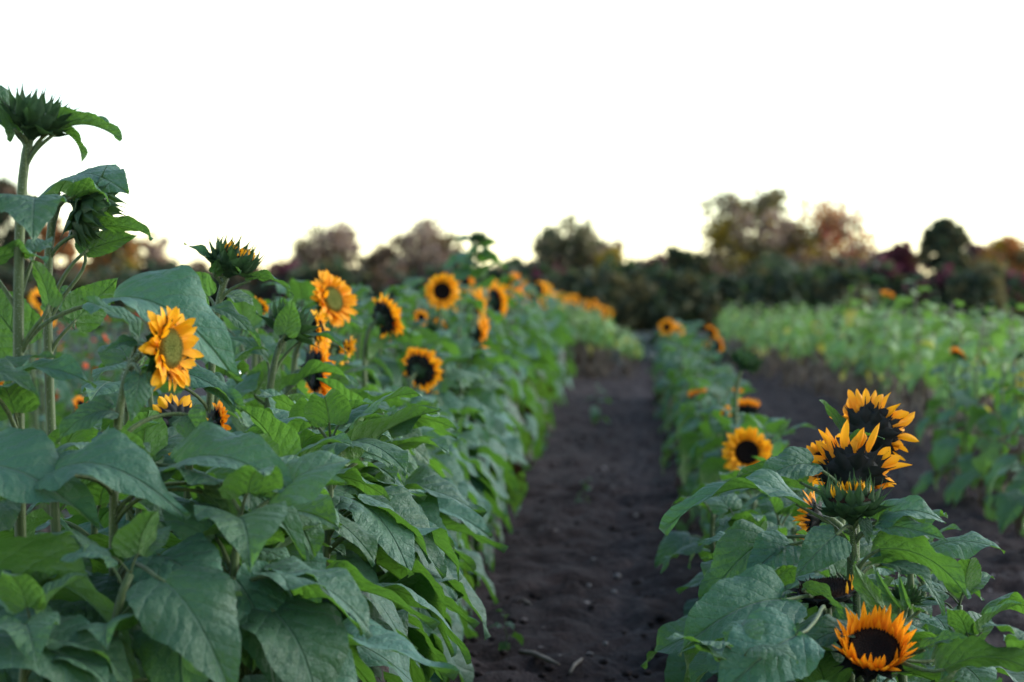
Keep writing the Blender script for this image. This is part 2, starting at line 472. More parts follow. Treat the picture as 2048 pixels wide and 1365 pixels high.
def head_set(kind, seed):
    """meshes of a flower head of diameter 1 that looks along +Z: receptacle plus petals, seed disc and bracts"""
    rnd = random.Random(seed)
    out = {}
    rd = {'open': 0.24, 'dark': 0.24, 'cup': 0.31, 'bud': 0.30, 'half': 0.33, 'ragged': 0.30, 'wilt': 0.38}[kind]
    mb = MB()
    if kind in ('bud', 'half'):
        mb.lathe([(0.06, -0.30), (0.09, -0.25), (0.17, -0.19), (0.27, -0.12), (rd, -0.02), (rd * 0.96, 0.04), (rd * .8, 0.09), (rd * .4, 0.13), (0.0, 0.14)], 20)
    else:
        mb.lathe([(0.06, -0.24), (0.085, -0.19), (0.15, -0.15), (rd * 0.9, -0.09), (rd * 1.04, -0.03), (rd * 1.0, 0.0), (rd * .9, 0.01)], 20)
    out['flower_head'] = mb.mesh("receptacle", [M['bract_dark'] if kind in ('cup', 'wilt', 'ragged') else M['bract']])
    # disc
    if kind not in ('bud',):
        mb = MB()
        dip = -0.02 if kind == 'cup' else 0.0
        zc = 0.06 if kind == 'half' else 0.0
        mb.lathe([(rd * 1.0, zc - 0.01), (rd * 0.92, zc + 0.035), (rd * 0.7, zc + 0.05), (rd * 0.4, zc + 0.035 + dip), (0, zc + 0.025 + dip)], 24)
        nfl = 260
        for k in range(nfl):
            a = k * 2.39996; r = rd * 0.97 * math.sqrt((k + .5) / nfl)
            z = float(np.interp(r, [0, rd * .4, rd * .7, rd * .92, rd], [zc + .025 + dip, zc + .035 + dip, zc + .05, zc + .035, zc - .005]))
            s_ = 0.010 + 0.006 * (r / rd); h = 0.018 + 0.018 * (r / rd > 0.7)
            c = Vector((r * math.cos(a), r * math.sin(a), z)); b0 = [mb.vert(c + Vector((s_ * math.cos(a + q * 1.5708), s_ * math.sin(a + q * 1.5708), -0.004))) for q in range(4)]
            tp = mb.vert(c + Vector((0.2 * h * math.cos(a), 0.2 * h * math.sin(a), h)))
            for q in range(4): mb.face((b0[q], b0[(q + 1) % 4], tp))
        out['seed_disc'] = mb.mesh("seed_disc", [M['disc_green'] if kind == 'open' else M['disc_dark']])
    # petals
    mb = MB()
    if kind in ('open', 'dark'):
        for layer, (cnt, e, ln, w) in enumerate(((20, 6, .31, .135), (19, 22, .28, .12), (13, 42, .22, .09))):
            for k in range(cnt):
                az = 2 * math.pi * (k + 0.5 * layer + rnd.uniform(-.28, .28)) / cnt
                e0 = R(e + rnd.uniform(-8, 12)); strip(mb, az, rd * 0.93, 0.004 * layer, e0, e0 + R(rnd.uniform(-45, 30)), ln * rnd.uniform(0.85, 1.12), w * rnd.uniform(.8, 1.2), rnd.uniform(-.05, .35), twist=rnd.uniform(-.45, .45), side=rnd.uniform(-.2, .2), prof='petal', n=6)
    elif kind == 'cup':
        for layer, (cnt, e, ln, w) in enumerate(((30, 50, .31, .086), (28, 64, .29, .082), (20, 78, .24, .072))):
            for k in range(cnt):
                az = 2 * math.pi * (k + 0.5 * layer + rnd.uniform(-.3, .3)) / cnt
                e0 = R(e + rnd.uniform(-8, 8)); strip(mb, az, rd * 1.0 - 0.012 * layer, 0.0, e0, e0 + R(rnd.uniform(-5, 30)), ln * rnd.uniform(0.8, 1.12), w * rnd.uniform(.8, 1.2), rnd.uniform(.1, .5), twist=rnd.uniform(-.35, .35), side=rnd.uniform(-.15, .15))
    elif kind == 'half':
        for k in range(46):
            az = rnd.uniform(0, 6.283); e0 = R(rnd.uniform(70, 100)); strip(mb, az, rd * rnd.uniform(.55, .85), 0.06, e0, e0 + R(rnd.uniform(0, 35)), rnd.uniform(.14, .21), .055, .4)
    elif kind == 'ragged':
        for k in range(40):
            if rnd.random() < .15: continue
            az = 2 * math.pi * (k + rnd.uniform(-.8, .8)) / 40
            e0 = R(rnd.uniform(15, 60)); strip(mb, az, rd, 0.0, e0, e0 + R(rnd.uniform(-40, 50)), rnd.uniform(.22, .40), rnd.uniform(.09, .17), rnd.uniform(.1, .9), twist=rnd.uniform(-1.4, 1.4), side=rnd.uniform(-.55, .55), prof=rnd.choice(('petal', 'petal', None)), n=7)
    elif kind == 'wilt':
        for k in range(4):
            az = 1.2 + k * 0.35 + rnd.uniform(-.1, .1); strip(mb, az, rd * .95, 0.0, R(80), R(95), rnd.uniform(.14, .2), .07, .3)
    if mb.f: out['petals'] = mb.mesh("petals", [M['petal']])
    # bracts
    mb = MB()
    if kind in ('bud', 'half'):
        for layer, (cnt, r0, z0, e, e1, ln, w) in enumerate(((9, .20, -.16, 8, 35, .40, .23), (10, .27, -.11, 42, 72, .44, .22), (11, .30, -.03, 66, 92, .42, .18), (10, .25, .05, 80, 118, .32, .13))):
            for k in range(cnt):
                az = 2 * math.pi * (k + 0.5 * layer + rnd.uniform(-.25, .25)) / cnt
                strip(mb, az, r0, z0, R(e + rnd.uniform(-12, 12)), R(e1 + rnd.uniform(-38, 30) - (35 if rnd.random() < .35 else 0)), ln * rnd.uniform(.85, 1.15), w * rnd.uniform(.85, 1.15), .35, n=8, prof='bract', side=rnd.uniform(-.15, .15))
    else:
        big = kind in ('ragged', 'cup')
        for layer, (cnt, r0, z0, e, ln, w) in enumerate(((11, .17, -.13, -5, .28, .17), (13, .21, -.07, 12, .25, .16), (13, rd, -.02, 20, .17, .12))):
            for k in range(cnt):
                az = 2 * math.pi * (k + 0.5 * layer + rnd.uniform(-.25, .25)) / cnt
                e0 = R(e + rnd.uniform(-10, 10) + (18 if kind == 'ragged' else 0))
                strip(mb, az, r0, z0, e0, e0 + R(rnd.uniform(-30, 55)), ln * rnd.uniform(.85, 1.15) * (1.12 if big else 1), w * rnd.uniform(.9, 1.2) * (1.25 if kind == 'ragged' else 1), .25, n=7, prof='bract', side=rnd.uniform(-.2, .2))
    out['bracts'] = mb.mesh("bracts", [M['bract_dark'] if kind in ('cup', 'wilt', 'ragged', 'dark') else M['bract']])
    return out

HEADS = {k: [head_set(k, 31 * i + len(k) * 7 + 5) for i in range(3 if k == 'dark' else (2 if k in ('open', 'ragged', 'bud', 'half') else 1))] for k in ('open', 'dark', 'cup', 'bud', 'half', 'ragged', 'wilt')}

def join_meshes(name, parts):
    """parts: list of (mesh, matrix). One mesh with all of them, materials kept."""
    V, F, MI, UV, mats = [], [], [], [], []
    off = 0
    for me, mat in parts:
        idx = []
        for m in me.materials:
            if m not in mats: mats.append(m)
            idx.append(mats.index(m))
        co = np.empty(len(me.vertices) * 3, dtype=np.float32); me.vertices.foreach_get('co', co)
        co = co.reshape(-1, 3); A = np.array(mat)
        V.append(co @ A[:3, :3].T + A[:3, 3])
        uv = np.empty(len(me.loops) * 2, dtype=np.float32); me.uv_layers[0].data.foreach_get('uv', uv); UV.append(uv)
        for p in me.polygons:
            F.append([i + off for i in p.vertices]); MI.append(idx[p.material_index])
        off += len(co)
    me = bpy.data.meshes.new(name)
    me.from_pydata(np.concatenate(V).tolist(), [], F)
    for m in mats: me.materials.append(m)
    me.polygons.foreach_set('material_index', MI)
    me.polygons.foreach_set('use_smooth', [True] * len(F))
    me.uv_layers.new(name="UVMap").data.foreach_set('uv', np.concatenate(UV))
    me.update()
    return me

FAR_HEADS = {k: join_meshes("flower_head_small", [(m, Matrix.Identity(4)) for m in HEADS[k][0].values()]) for k in ('open', 'dark', 'bud', 'half')}

def add_head(plant, kind, pos, fac, diam, seed=0, roll=None, whole=True):
    """flower head as a part of the plant; its petals, seed disc and bracts are sub-parts"""
    rnd = random.Random(seed)
    q = fac.to_track_quat('Z', 'Y') @ Quaternion((0, 0, 1), rnd.uniform(0, 6.28) if roll is None else roll)
    loc = pos - plant.location
    if not whole:
        return link('flower_head', FAR_HEADS.get(kind, FAR_HEADS['dark']), plant, loc, q, diam)
    hs = HEADS[kind][seed % len(HEADS[kind])]
    h = link('flower_head', hs['flower_head'], plant, loc, q, diam)
    for nm, me in hs.items():
        if nm != 'flower_head': link(nm, me, h)
    return h

def stem_curve(base, top, fac, h=0.0):
    """from the ground up and over into the back of the head"""
    H = top.z - base.z
    return bez(base, base + Vector((0, 0, H * 0.55)), top - fac * max(0.14, 0.10 * H) + Vector((0, 0, 0.02)), top, 14)

def build_stem(plant, pts, r0=0.0135, r1=0.009, hairs=0, seed=0, mat='stem'):
    mb = MB()
    loc = plant.location
    n = len(pts)
    rad = [r0 + (r1 - r0) * (i / (n - 1)) for i in range(n)]
    lp = [p - loc for p in pts]
    mb.tube(lp, rad, 14, 0, True, 0.06)
    if hairs:
        rnd = random.Random(seed)
        for _ in range(hairs):
            i = rnd.randrange(n // 3, n - 1); f = rnd.random()
            c = lp[i].lerp(lp[i + 1], f); tg = (lp[i + 1] - lp[i]).normalized()
            a = rnd.uniform(0, 6.28); x = tg.orthogonal().normalized(); y = tg.cross(x)
            o = x * math.cos(a) + y * math.sin(a); r = rad[i] * 0.97
            w = tg.cross(o) * 0.0006; ln = rnd.uniform(0.003, 0.0065)
            a0 = mb.vert(c + o * r - w); a1 = mb.vert(c + o * r + w); a2 = mb.vert(c + o * (r + ln) + tg * rnd.uniform(-.001, .0015))
            mb.face((a0, a1, a2), 1)
    return link('stem', mb.mesh("stem", [M[mat], M['hair']]), plant)

def on_curve(pts, z):
    for a, b in zip(pts, pts[1:]):
        if a.z <= z <= b.z or b.z <= z <= a.z:
            return a.lerp(b, (z - a.z) / (b.z - a.z + 1e-9))
    return pts[-1].copy()

def add_leaves(plant, pts, count, z0, z1, size, seed, bias=0.0, bias_az=0.0, dry=1, avoid=None):
    rnd = random.Random(seed)
    az = rnd.uniform(0, 6.28)
    H = z1
    for i in range(count):
        t = (i + rnd.uniform(-.3, .3)) / max(1, count - 1); t = min(1, max(0, t))
        z = z0 + (z1 - z0) * t
        az += 2.39996 + rnd.uniform(-.4, .4)
        a = az
        if bias and rnd.random() < bias: a = bias_az + rnd.uniform(-0.9, 0.9)
        if avoid is not None and abs((a - avoid + math.pi) % (2 * math.pi) - math.pi) < 0.6: a += 1.3
        cls = 'low' if t < 0.42 else ('mid' if t < 0.8 else 'up')
        s = size * (1.0 - 0.36 * max(0, t - 0.45) / 0.55) * (0.8 + 0.2 * min(1, t / 0.25)) * rnd.uniform(0.85, 1.15)
        p = on_curve(pts, z)
        link('leaf', rnd.choice(LEAVES[cls]), plant, p - plant.location, (rnd.uniform(-.25, .25), rnd.uniform(-.15, .2), a), s)
    for i in range(dry):
        a = rnd.uniform(0, 6.28); z = rnd.uniform(0.14, 0.3)
        lf = link('leaf', rnd.choice(LEAVES['dry']), plant, on_curve(pts, z) - plant.location, (rnd.uniform(-.2, .2), 0, a), size * rnd.uniform(.6, .85))

def plant_at(name, x, y, label, cat, group=None):
    e = link(name, None, None, (x, y, 0))
    e.empty_display_size = 0.1
    tag(e, label, cat, group)
    return e
# ------------------------------------------------------------------ ground
def make_ground():
    rng = np.random.default_rng(5)
    ys = np.concatenate([np.arange(-30, 3, 3.0), np.arange(3, 16, 0.045), np.arange(16, 50, 0.16), np.arange(50, 130, 4.0), [150, 200, 300, 600, 1200, 2500]])
    xs = np.concatenate([[-2500, -800, -300, -120, -50, -25, -12, -7], np.arange(-5, -1.2, 0.5), np.arange(-1.2, 3.0, 0.045), np.arange(3.0, 12, 0.6), [14, 25, 50, 120, 300, 800, 2500]])
    X, Y = np.meshgrid(xs, ys)
    def vnoise(sc, seed):
        r = np.random.default_rng(seed); g = r.random((256, 256))
        u, v = X * sc, Y * sc
        i, j = np.floor(u).astype(int), np.floor(v).astype(int); fu, fv = u - i, v - j
        fu = fu * fu * (3 - 2 * fu); fv = fv * fv * (3 - 2 * fv)
        a, b, c, d = g[i % 256, j % 256], g[(i + 1) % 256, j % 256], g[i % 256, (j + 1) % 256], g[(i + 1) % 256, (j + 1) % 256]
        return (a * (1 - fu) + b * fu) * (1 - fv) + (c * (1 - fu) + d * fu) * fv - 0.5
    near = ((Y > 2.5) & (Y < 50) & (X > -5) & (X < 12)).astype(float)
    Z = near * (0.05 * vnoise(2.1, 1) + 0.06 * vnoise(6.0, 2) + 0.05 * vnoise(13.0, 3) + 0.03 * vnoise(22.0, 4))
    ridge = 0.05 * np.exp(-((X - 0.5) / 0.22) ** 2) + 0.05 * np.exp(-((X + 1.2) / 0.3) ** 2) + 0.05 * np.exp(-((X - 2.5) / 0.3) ** 2)
    Z += near * ridge - near * 0.02 * np.exp(-((X + 0.12) / 0.12) ** 2)
    ny, nx = X.shape
    V = np.stack([X, Y, Z], -1).reshape(-1, 3)
    idx = np.arange(ny * nx).reshape(ny, nx)
    F = np.stack([idx[:-1, :-1], idx[:-1, 1:], idx[1:, 1:], idx[1:, :-1]], -1).reshape(-1, 4)
    me = fast_mesh("ground", V, F, [M['soil']], smooth=True)
    tag(link('ground', me), "dark bare farm soil running between the sunflower rows", None, None, 'structure')

def fast_mesh(name, V, F, mats, mi=None, smooth=False):
    me = bpy.data.meshes.new(name)
    n = len(F); k = F.shape[1]
    me.vertices.add(len(V)); me.vertices.foreach_set('co', np.asarray(V, dtype=np.float32).ravel())
    me.loops.add(n * k); me.loops.foreach_set('vertex_index', F.astype(np.int32).ravel())
    me.polygons.add(n); me.polygons.foreach_set('loop_start', np.arange(0, n * k, k, dtype=np.int32))
    for m in mats: me.materials.append(m)
    if mi is not None: me.polygons.foreach_set('material_index', np.asarray(mi, dtype=np.int32))
    me.polygons.foreach_set('use_smooth', np.full(n, smooth))
    me.update(calc_edges=True); me.validate()
    return me

make_ground()

# ------------------------------------------------------------------ far trees
def quads(P, size, rng, flat=0.0):
    n = len(P)
    a = rng.normal(size=(n, 3)); a /= np.linalg.norm(a, axis=1, keepdims=True)
    b = rng.normal(size=(n, 3)); b -= a * (a * b).sum(1, keepdims=True); b /= np.linalg.norm(b, axis=1, keepdims=True)
    s = (size * rng.uniform(0.6, 1.3, n))[:, None]
    c = 0.62 * s
    V = np.stack([P - a * s, P - b * c, P + a * s, P + b * c], 1).reshape(-1, 3)
    return V, np.arange(4 * n).reshape(n, 4)

def tree(name, px, top, wpx, D, mats, label, seed, bottom=0.25, n=3800, leaf=0.26, clumps=26, spread=0.42, cat='tree', shell=0.55, asym=0.0, group=None):
    rng = np.random.default_rng(seed); rnd = random.Random(seed)
    if cat == 'tree' and bottom > .18: n = int(n * .62)
    if cat == 'tree': clumps = int(clumps * 2.1); spread *= .72; n = int(n * 1.9); leaf *= .72
    c = at(px, 600, D); zt = at(px, top, D).z; W = wpx / FPX * D * 0.5
    H = zt
    root = plant_at(name, c.x, c.y, label, cat, group)
    zb = H * bottom; zc = (zt + zb) / 2; hz = (zt - zb) / 2
    C = []
    while len(C) < clumps:
        p = rng.uniform(-1, 1, 3); r = np.linalg.norm(p)
        if r > 1 or r < shell * rng.random(): continue
        C.append(p * np.array([W * 0.80, W * 0.80, hz * 0.84]) + np.array([asym * W * max(0, p[2]), 0, zc]))
    C = np.array(C)
    rad = spread * min(W, hz * 1.2) * rng.uniform(0.6, 1.25, clumps)
    wts = rad ** 2; pick = rng.choice(clumps, n, p=wts / wts.sum())
    d = rng.normal(size=(n, 3)); d /= np.linalg.norm(d, axis=1, keepdims=True)
    rr = rng.uniform(0.1, 1.0, n) ** 0.5 * np.where(rng.random(n) < .25, rng.uniform(1, 1.7, n), 1)
    P = C[pick] + d * (rad[pick] * rr)[:, None] * np.array([1, 1, 0.8])
    top_ = np.quantile(P[:, 2], .997); wid_ = np.quantile(np.abs(P[:, 0]), .992)
    P[:, 2] = zb + (P[:, 2] - zb) * (zt - zb) / (top_ - zb); P[:, 0] *= W / wid_; C[:, 0] *= W / wid_; C[:, 2] = zb + (C[:, 2] - zb) * (zt - zb) / (top_ - zb)
    ok_ = P[:, 2] > 0.05; P = P[ok_]; pk = pick[ok_]
    V, F = quads(P, leaf, rng)
    # which foliage colour a clump has, with strays
    cm = rng.choice(len(mats), clumps, p=np.array([w for _, w in mats]) / sum(w for _, w in mats))
    mi = np.repeat(0, len(P))
    mi = cm[pk]; stray = rng.random(len(pk)) < 0.18; mi[stray] = rng.integers(0, len(mats), stray.sum())
    link('crown', fast_mesh("crown", V, F, [TM[m] for m, _ in mats], mi), root)
    mb = MB()
    r0 = 0.022 * H + 0.05
    mb.tube([(0, 0, -0.1), (0.02 * H * rnd.uniform(-1, 1), 0, H * 0.3), (0.03 * H * rnd.uniform(-1, 1), 0, H * 0.6), (0, 0, H * 0.9)], [r0, r0 * .75, r0 * .45, r0 * .12], 7)
    for k in range(min(clumps, 16)):
        z = H * rnd.uniform(0.2, 0.6); e = Vector(C[k])
        m_ = Vector((e.x * 0.45, e.y * 0.45, z + (e.z - z) * 0.6))
        mb.tube([(0, 0, z), m_, e], [r0 * .4, r0 * .22, r0 * .06], 5)
    link('trunk', mb.mesh("trunk", [M['bark']]), root)
    return root

G = [
 # px, top, width, depth, mats, label, bottom, n, leaf, clumps, spread, category
 (20, 365, 130, 120, [('dark', 3), ('brown', 1)], "dark tall tree behind the stem of the tallest sunflower bud", .1, 5200, .28, 26, .42, 'tree'),
 (112, 440, 95, 118, [('orange', 3), ('brown', 2)], "orange autumn tree between the two tall bud stems", .1, 3600, .24, 22, .42, 'tree'),
 (220, 470, 120, 125, [('olive', 2), ('orange', 1), ('yellow', 1)], "olive and gold tree behind the drooping tall bud", .05, 3600, .25, 24, .42, 'tree'),
 (300, 468, 90, 128, [('pink', 3), ('orange', 1)], "thin pale orange tree rising past the big folded leaf", .2, 1700, .20, 26, .36, 'tree'),
 (375, 525, 110, 130, [('brown', 2), ('pink', 1)], "low russet tree beside the thin pale orange one", .05, 3000, .24, 22, .44, 'tree'),
 (470, 545, 150, 130, [('olive', 2), ('brown', 2)], "low brown tree behind the yellow tipped bud", .0, 4200, .26, 24, .46, 'tree'),
 (560, 530, 110, 132, [('brown', 3), ('olive', 1)], "low reddish brown tree in the dip before the double crowned tree", .0, 3600, .25, 24, .45, 'tree'),
 (660, 450, 145, 128, [('olive', 2), ('brown', 2), ('pink', 2)], "brown tree with a nodding top and a big gap of sky in its crown", .22, 2300, .25, 30, .34, 'tree'),
 (765, 500, 120, 130, [('brown', 2), ('olive', 2)], "short brown tree bridging the two open crowned trees", .02, 3200, .25, 24, .44, 'tree'),
 (845, 440, 175, 128, [('brown', 2), ('pink', 2), ('olive', 1)], "broad russet tree with many small sky gaps left of the tallest budded plant", .22, 3300, .24, 34, .34, 'tree'),
 (940, 535, 130, 132, [('olive', 2), ('dark', 2)], "low dark tree behind the crest of the sunflower row", .0, 4200, .27, 24, .46, 'tree'),
 (1040, 520, 110, 134, [('dark', 2), ('olive', 1)], "small dark tree in the open dip beside the round crowned tree", .0, 3200, .25, 22, .42, 'tree'),
 (1150, 436, 165, 128, [('dark', 2), ('olive', 3), ('pink', 1)], "round crowned dark green tree standing alone above the far hedge", .2, 3700, .25, 34, .36, 'tree'),
 (1222, 500, 75, 124, [('yellow', 3), ('olive', 1)], "yellow tree hugging the side of the round dark green tree", .15, 2100, .22, 20, .40, 'tree'),
 (1300, 515, 90, 132, [('maroon', 2), ('pink', 1), ('dark', 1)], "small wine red tree beside the yellow one", .0, 3000, .25, 22, .44, 'tree'),
 (1372, 500, 95, 128, [('dark', 4), ('olive', 1)], "dense dark evergreen directly above the far end of the path", .0, 4200, .26, 24, .44, 'tree'),
 (1435, 515, 100, 134, [('brown', 1), ('maroon', 1), ('pink', 1)], "low rosy tree under the edge of the biggest crown", .0, 3000, .25, 22, .44, 'tree'),
 (1503, 382, 200, 126, [('pink', 2), ('olive', 4), ('yellow', 2)], "tallest tree, feathery pale crown full of sky gaps", .22, 4600, .22, 48, .30, 'tree'),
 (1645, 405, 215, 127, [('orange', 3), ('red', 1), ('olive', 3), ('pink', 2), ('yellow', 1)], "wide tree with orange red patches next to the tallest tree", .2, 4800, .22, 50, .30, 'tree'),
 (1560, 520, 180, 121, [('dark', 3), ('olive', 1), ('brown', 1)], "dark green bushy tree under the feathery tallest crown", .0, 6500, .27, 30, .44, 'tree'),
 (1690, 515, 160, 121, [('brown', 2), ('dark', 2), ('olive', 1)], "brownish bushy tree under the orange red crown", .0, 5600, .27, 28, .44, 'tree'),
 (1795, 492, 110, 128, [('maroon', 3), ('brown', 1)], "wine red tree between the wide orange tree and the dark cone", .0, 4200, .25, 26, .42, 'tree'),
 (1888, 440, 95, 126, [('dark', 3), ('olive', 1)], "dark green cone shaped tree among wine red ones", .05, 3600, .24, 26, .36, 'tree'),
 (1950, 492, 80, 128, [('maroon', 3), ('pink', 1)], "narrow wine red tree beside the dark cone", .0, 3400, .25, 24, .42, 'tree'),
 (2010, 476, 110, 124, [('yellow', 1), ('orange', 2), ('olive', 1)], "rounded gold topped tree at the right end of the tree line", .25, 3400, .24, 26, .42, 'tree'),
 (2070, 490, 110, 128, [('orange', 1), ('maroon', 3)], "red and orange tree cut off by the right border", .0, 4000, .25, 24, .44, 'tree'),
]
for i, (px, top, w, D, mats, lab, bt, n, lf, cl, spd, cat) in enumerate(G):
    tree('autumn_tree', px, top, w, D, mats, lab, 40 + i, bottom=bt, n=n, leaf=lf, clumps=cl, spread=spd, cat=cat)
# dense shrubs that close the foot of the tree line
kinds = [[('dark', 3), ('olive', 1)], [('brown', 2), ('dark', 2)], [('dark', 2), ('maroon', 1)], [('olive', 2), ('dark', 2)]]
rs = random.Random(77)
for i, px in enumerate(range(-40, 2130, 62)):
    warm = px > 1740
    m_ = [('maroon', 2), ('dark', 2), ('brown', 1)] if warm and i % 2 else ([('dark', 4), ('olive', 1)] if 1260 < px < 1740 else kinds[i % 4])
    tree('hedge_shrub', px + rs.uniform(-12, 12), rs.uniform(528, 556), rs.uniform(95, 125), 112 + rs.uniform(-4, 4), m_,
         "dense dark shrub in the unbroken hedge under the autumn trees", 300 + i, bottom=0.0, n=3000, leaf=0.30, clumps=22, spread=.5, cat='shrub', shell=.3,
         group="shrubs closing the foot of the tree line")
# ------------------------------------------------------------------ sunflowers with a place of their own
PLANTS = {}
HEROES = []
def hero(key, px, py, Y, kind, fac, diam, label, base_px=None, leaves=10, lsize=0.22, ltop=0.62, seed=None, whole=True, group=None, r=0.0125, hairs=0, bias=0.0, lz0=0.22, cat='sunflower', dY=0.0):
    seed = seed if seed is not None else (abs(hash(key)) % 1000 if False else sum(ord(c) * (i + 3) for i, c in enumerate(key)) % 997)
    hp = at(px, py, Y); f = facing(*fac)
    bp = at(base_px if base_px is not None else px, py, Y + dY); base = Vector((bp.x, Y + dY, 0.0))
    p = plant_at('sunflower_plant', base.x, base.y, label, cat, group)
    back = hp - f * diam * (0.27 if kind in ('bud', 'half') else 0.21)
    pts = stem_curve(base, back, f)
    build_stem(p, pts, r, r * 0.72, hairs, seed)
    add_head(p, kind, hp, f, diam, seed, whole=whole)
    if leaves: add_leaves(p, pts, leaves, lz0, back.z * ltop, lsize, seed, bias, 0.0, dry=1)
    PLANTS[key] = (p, pts, Y)
    HEROES.append((px, py, Y, diam))
    return p

def hero_leaf(key, py0, base, tip, nrm, wide=0.8, arch=0.16, fold=0.3, curl=0.5, hook=0.05, mat='leaf', wave=0.048, quilt=0.020, updir=None, seed=None):
    p, pts, Y = PLANTS[key]
    z0 = at(1024, py0, Y).z
    p0 = on_curve(pts, z0)
    b = at(base[0], base[1], Y + (base[2] if len(base) > 2 else 0)); t = at(tip[0], tip[1], Y + (tip[2] if len(tip) > 2 else 0))
    loc = p.location; nn = facing(*nrm)
    mb = MB(); sd = seed if seed is not None else int(base[0] * 7 + tip[1] * 3) % 9973
    blade(mb, b - loc, t - loc, nn, wide, arch, fold, curl, wave, quilt, 32, 6, sd, 0, 7.0, hook)
    rp = 0.0045
    if updir is None:
        updir = ((b - p0).normalized() * 0.6 + Vector((0, 0, 0.8))).normalized()
    petiole(mb, p0 - loc, b - loc, updir, rp * 1.2, rp * 0.8, 1, 7, 8, blade_dir=((t - b).normalized() * .6 + nn * .4 + (b - p0).normalized() * .4).normalized())
    link('leaf', mb.mesh("leaf_shaped", [M[mat], M['stem']]), p)

# --- tall row, near end
hero('tall_bud', 72, 232, 4.6, 'bud', (.28, .95, .05), .165, "tallest sunflower with a spiky closed green bud high against the white sky", 44, 14, .22, .62, r=.0128, hairs=2600)
hero('drooping_bud', 185, 425, 4.95, 'bud', (.72, -.45, .1), .17, "tall sunflower whose dark closed bud droops under its own top leaf", 128, 13, .22, .60, r=.0118, hairs=2200)
hero('near_bloom', 338, 697, 4.42, 'open', (.91, .05, .40), .168, "sunflower with wide orange petals and a green gold centre, sharpest bloom of the tall row", 236, 13, .20, .62, r=.0100, hairs=1500)
hero('tipped_bud', 468, 520, 6.0, 'half', (.42, .88, .12), .165, "sunflower with a half open bud showing yellow tips, standing above the folded leaf", 413, 9, .24, .6, r=.0115, hairs=1300)
hero('hooded_bud', 582, 648, 6.6, 'bud', (.4, .8, -.2), .18, "sunflower with a green bud hooded by one bright upright leaf", 522, 9, .24, .55, r=.0125, hairs=1300)
hero('tilted_bloom', 664, 600, 8.0, 'open', (.76, .28, .58), .205, "sunflower with a wide golden bloom tilted up at the sky, behind the hooded bud", 650, 10, .25, .78)
hero('back_bloom', 772, 634, 9.3, 'dark', (.78, .38, -.45), .20, "sunflower bloom turned away, dark back with a yellow fringe, beside the tilted golden bloom", 750, 11, .25, .85)
hero('round_bloom', 884, 583, 12.2, 'dark', (.12, .08, .97), .195, "sunflower with a round orange bloom facing the viewer, below the tallest far bud", 880, 11, .25, .85)
hero('arched_bloom', 842, 738, 9.9, 'dark', (.45, .38, -.75), .205, "low sunflower bloom seen from behind as an arch of petals over dark bracts", 835, 10, .25, .85)
hero('side_bloom', 634, 742, 7.3, 'dark', (.93, .02, -.36), .20, "dark backed sunflower bloom in profile, half hidden by leaves beside the hooded bud", 610, 9, .25, .8)
hero('hidden_bloom', 640, 662, 7.6, 'dark', (.85, .2, .1), .15, "orange sunflower bloom tucked straight behind the hooded bud", 625, 9, .24, .8)
hero('shaded_bloom', 352, 850, 5.75, 'dark', (-.5, -.1, -.85), .16, "low sunflower bloom showing its dark back", 350, 8, .23, .75)
hero('low_profile_bloom', 436, 850, 5.9, 'dark', (.93, .0, -.30), .13, "small low sunflower bloom in profile under the half open yellow tipped bud", 430, 7, .22, .75)
hero('peeking_bloom', 508, 618, 7.9, 'dark', (-.1, .75, -.5), .11, "small orange sunflower bloom peeking out between the two near buds", 500, 9, .24, .85)
hero('orange_scrap_bloom', 690, 702, 8.6, 'dark', (.8, -.5, .2), .12, "orange sunflower bloom hanging under the tilted golden bloom", 680, 9, .24, .85)
hero('tall_far_bud', 957, 474, 16.5, 'bud', (.1, .98, .05), .15, "tall far sunflower with a closed bud rising above all others on the crest", 948, 15, .28, .93)
hero('profile_pair_top', 958, 606, 13.6, 'dark', (.97, .1, .12), .19, "upper of two profile sunflower blooms stacked one above the other", 950, 11, .25, .85)
hero('profile_pair_low', 964, 672, 13.2, 'dark', (.98, -.02, .03), .24, "lower of two profile sunflower blooms stacked one above the other", 955, 10, .25, .85)
hero('crest_side', 994, 602, 14.8, 'dark', (.92, .2, -.32), .24, "big sunflower bloom facing away to the path just right of the stacked pair", 985, 11, .25, .85)
hero('small_mid', 842, 636, 13.0, 'dark', (.5, .3, .8), .10, "small orange sunflower bloom under the round bloom facing the viewer", 838, 10, .24, .9)
hero('mid_half', 876, 655, 12.6, 'half', (.5, .75, .3), .17, "sunflower with a greenish half open head under the round orange bloom", 868, 10, .24, .9)
hero('low_orange_a', 702, 803, 8.8, 'dark', (.5, -.8, .1), .13, "low orange sunflower bloom nodding beneath the leaves, left of another nodding one", 700, 9, .24, .9)
hero('low_orange_b', 843, 795, 10.6, 'dark', (.2, -.9, -.1), .16, "low orange sunflower bloom nodding under the arched bloom", 842, 9, .24, .9)
hero('left_edge_bloom', -8, 738, 4.9, 'dark', (.3, .4, .8), .12, "yellow sunflower bloom cut off by the picture edge beside the tallest stem", -10, 7, .22, .8)

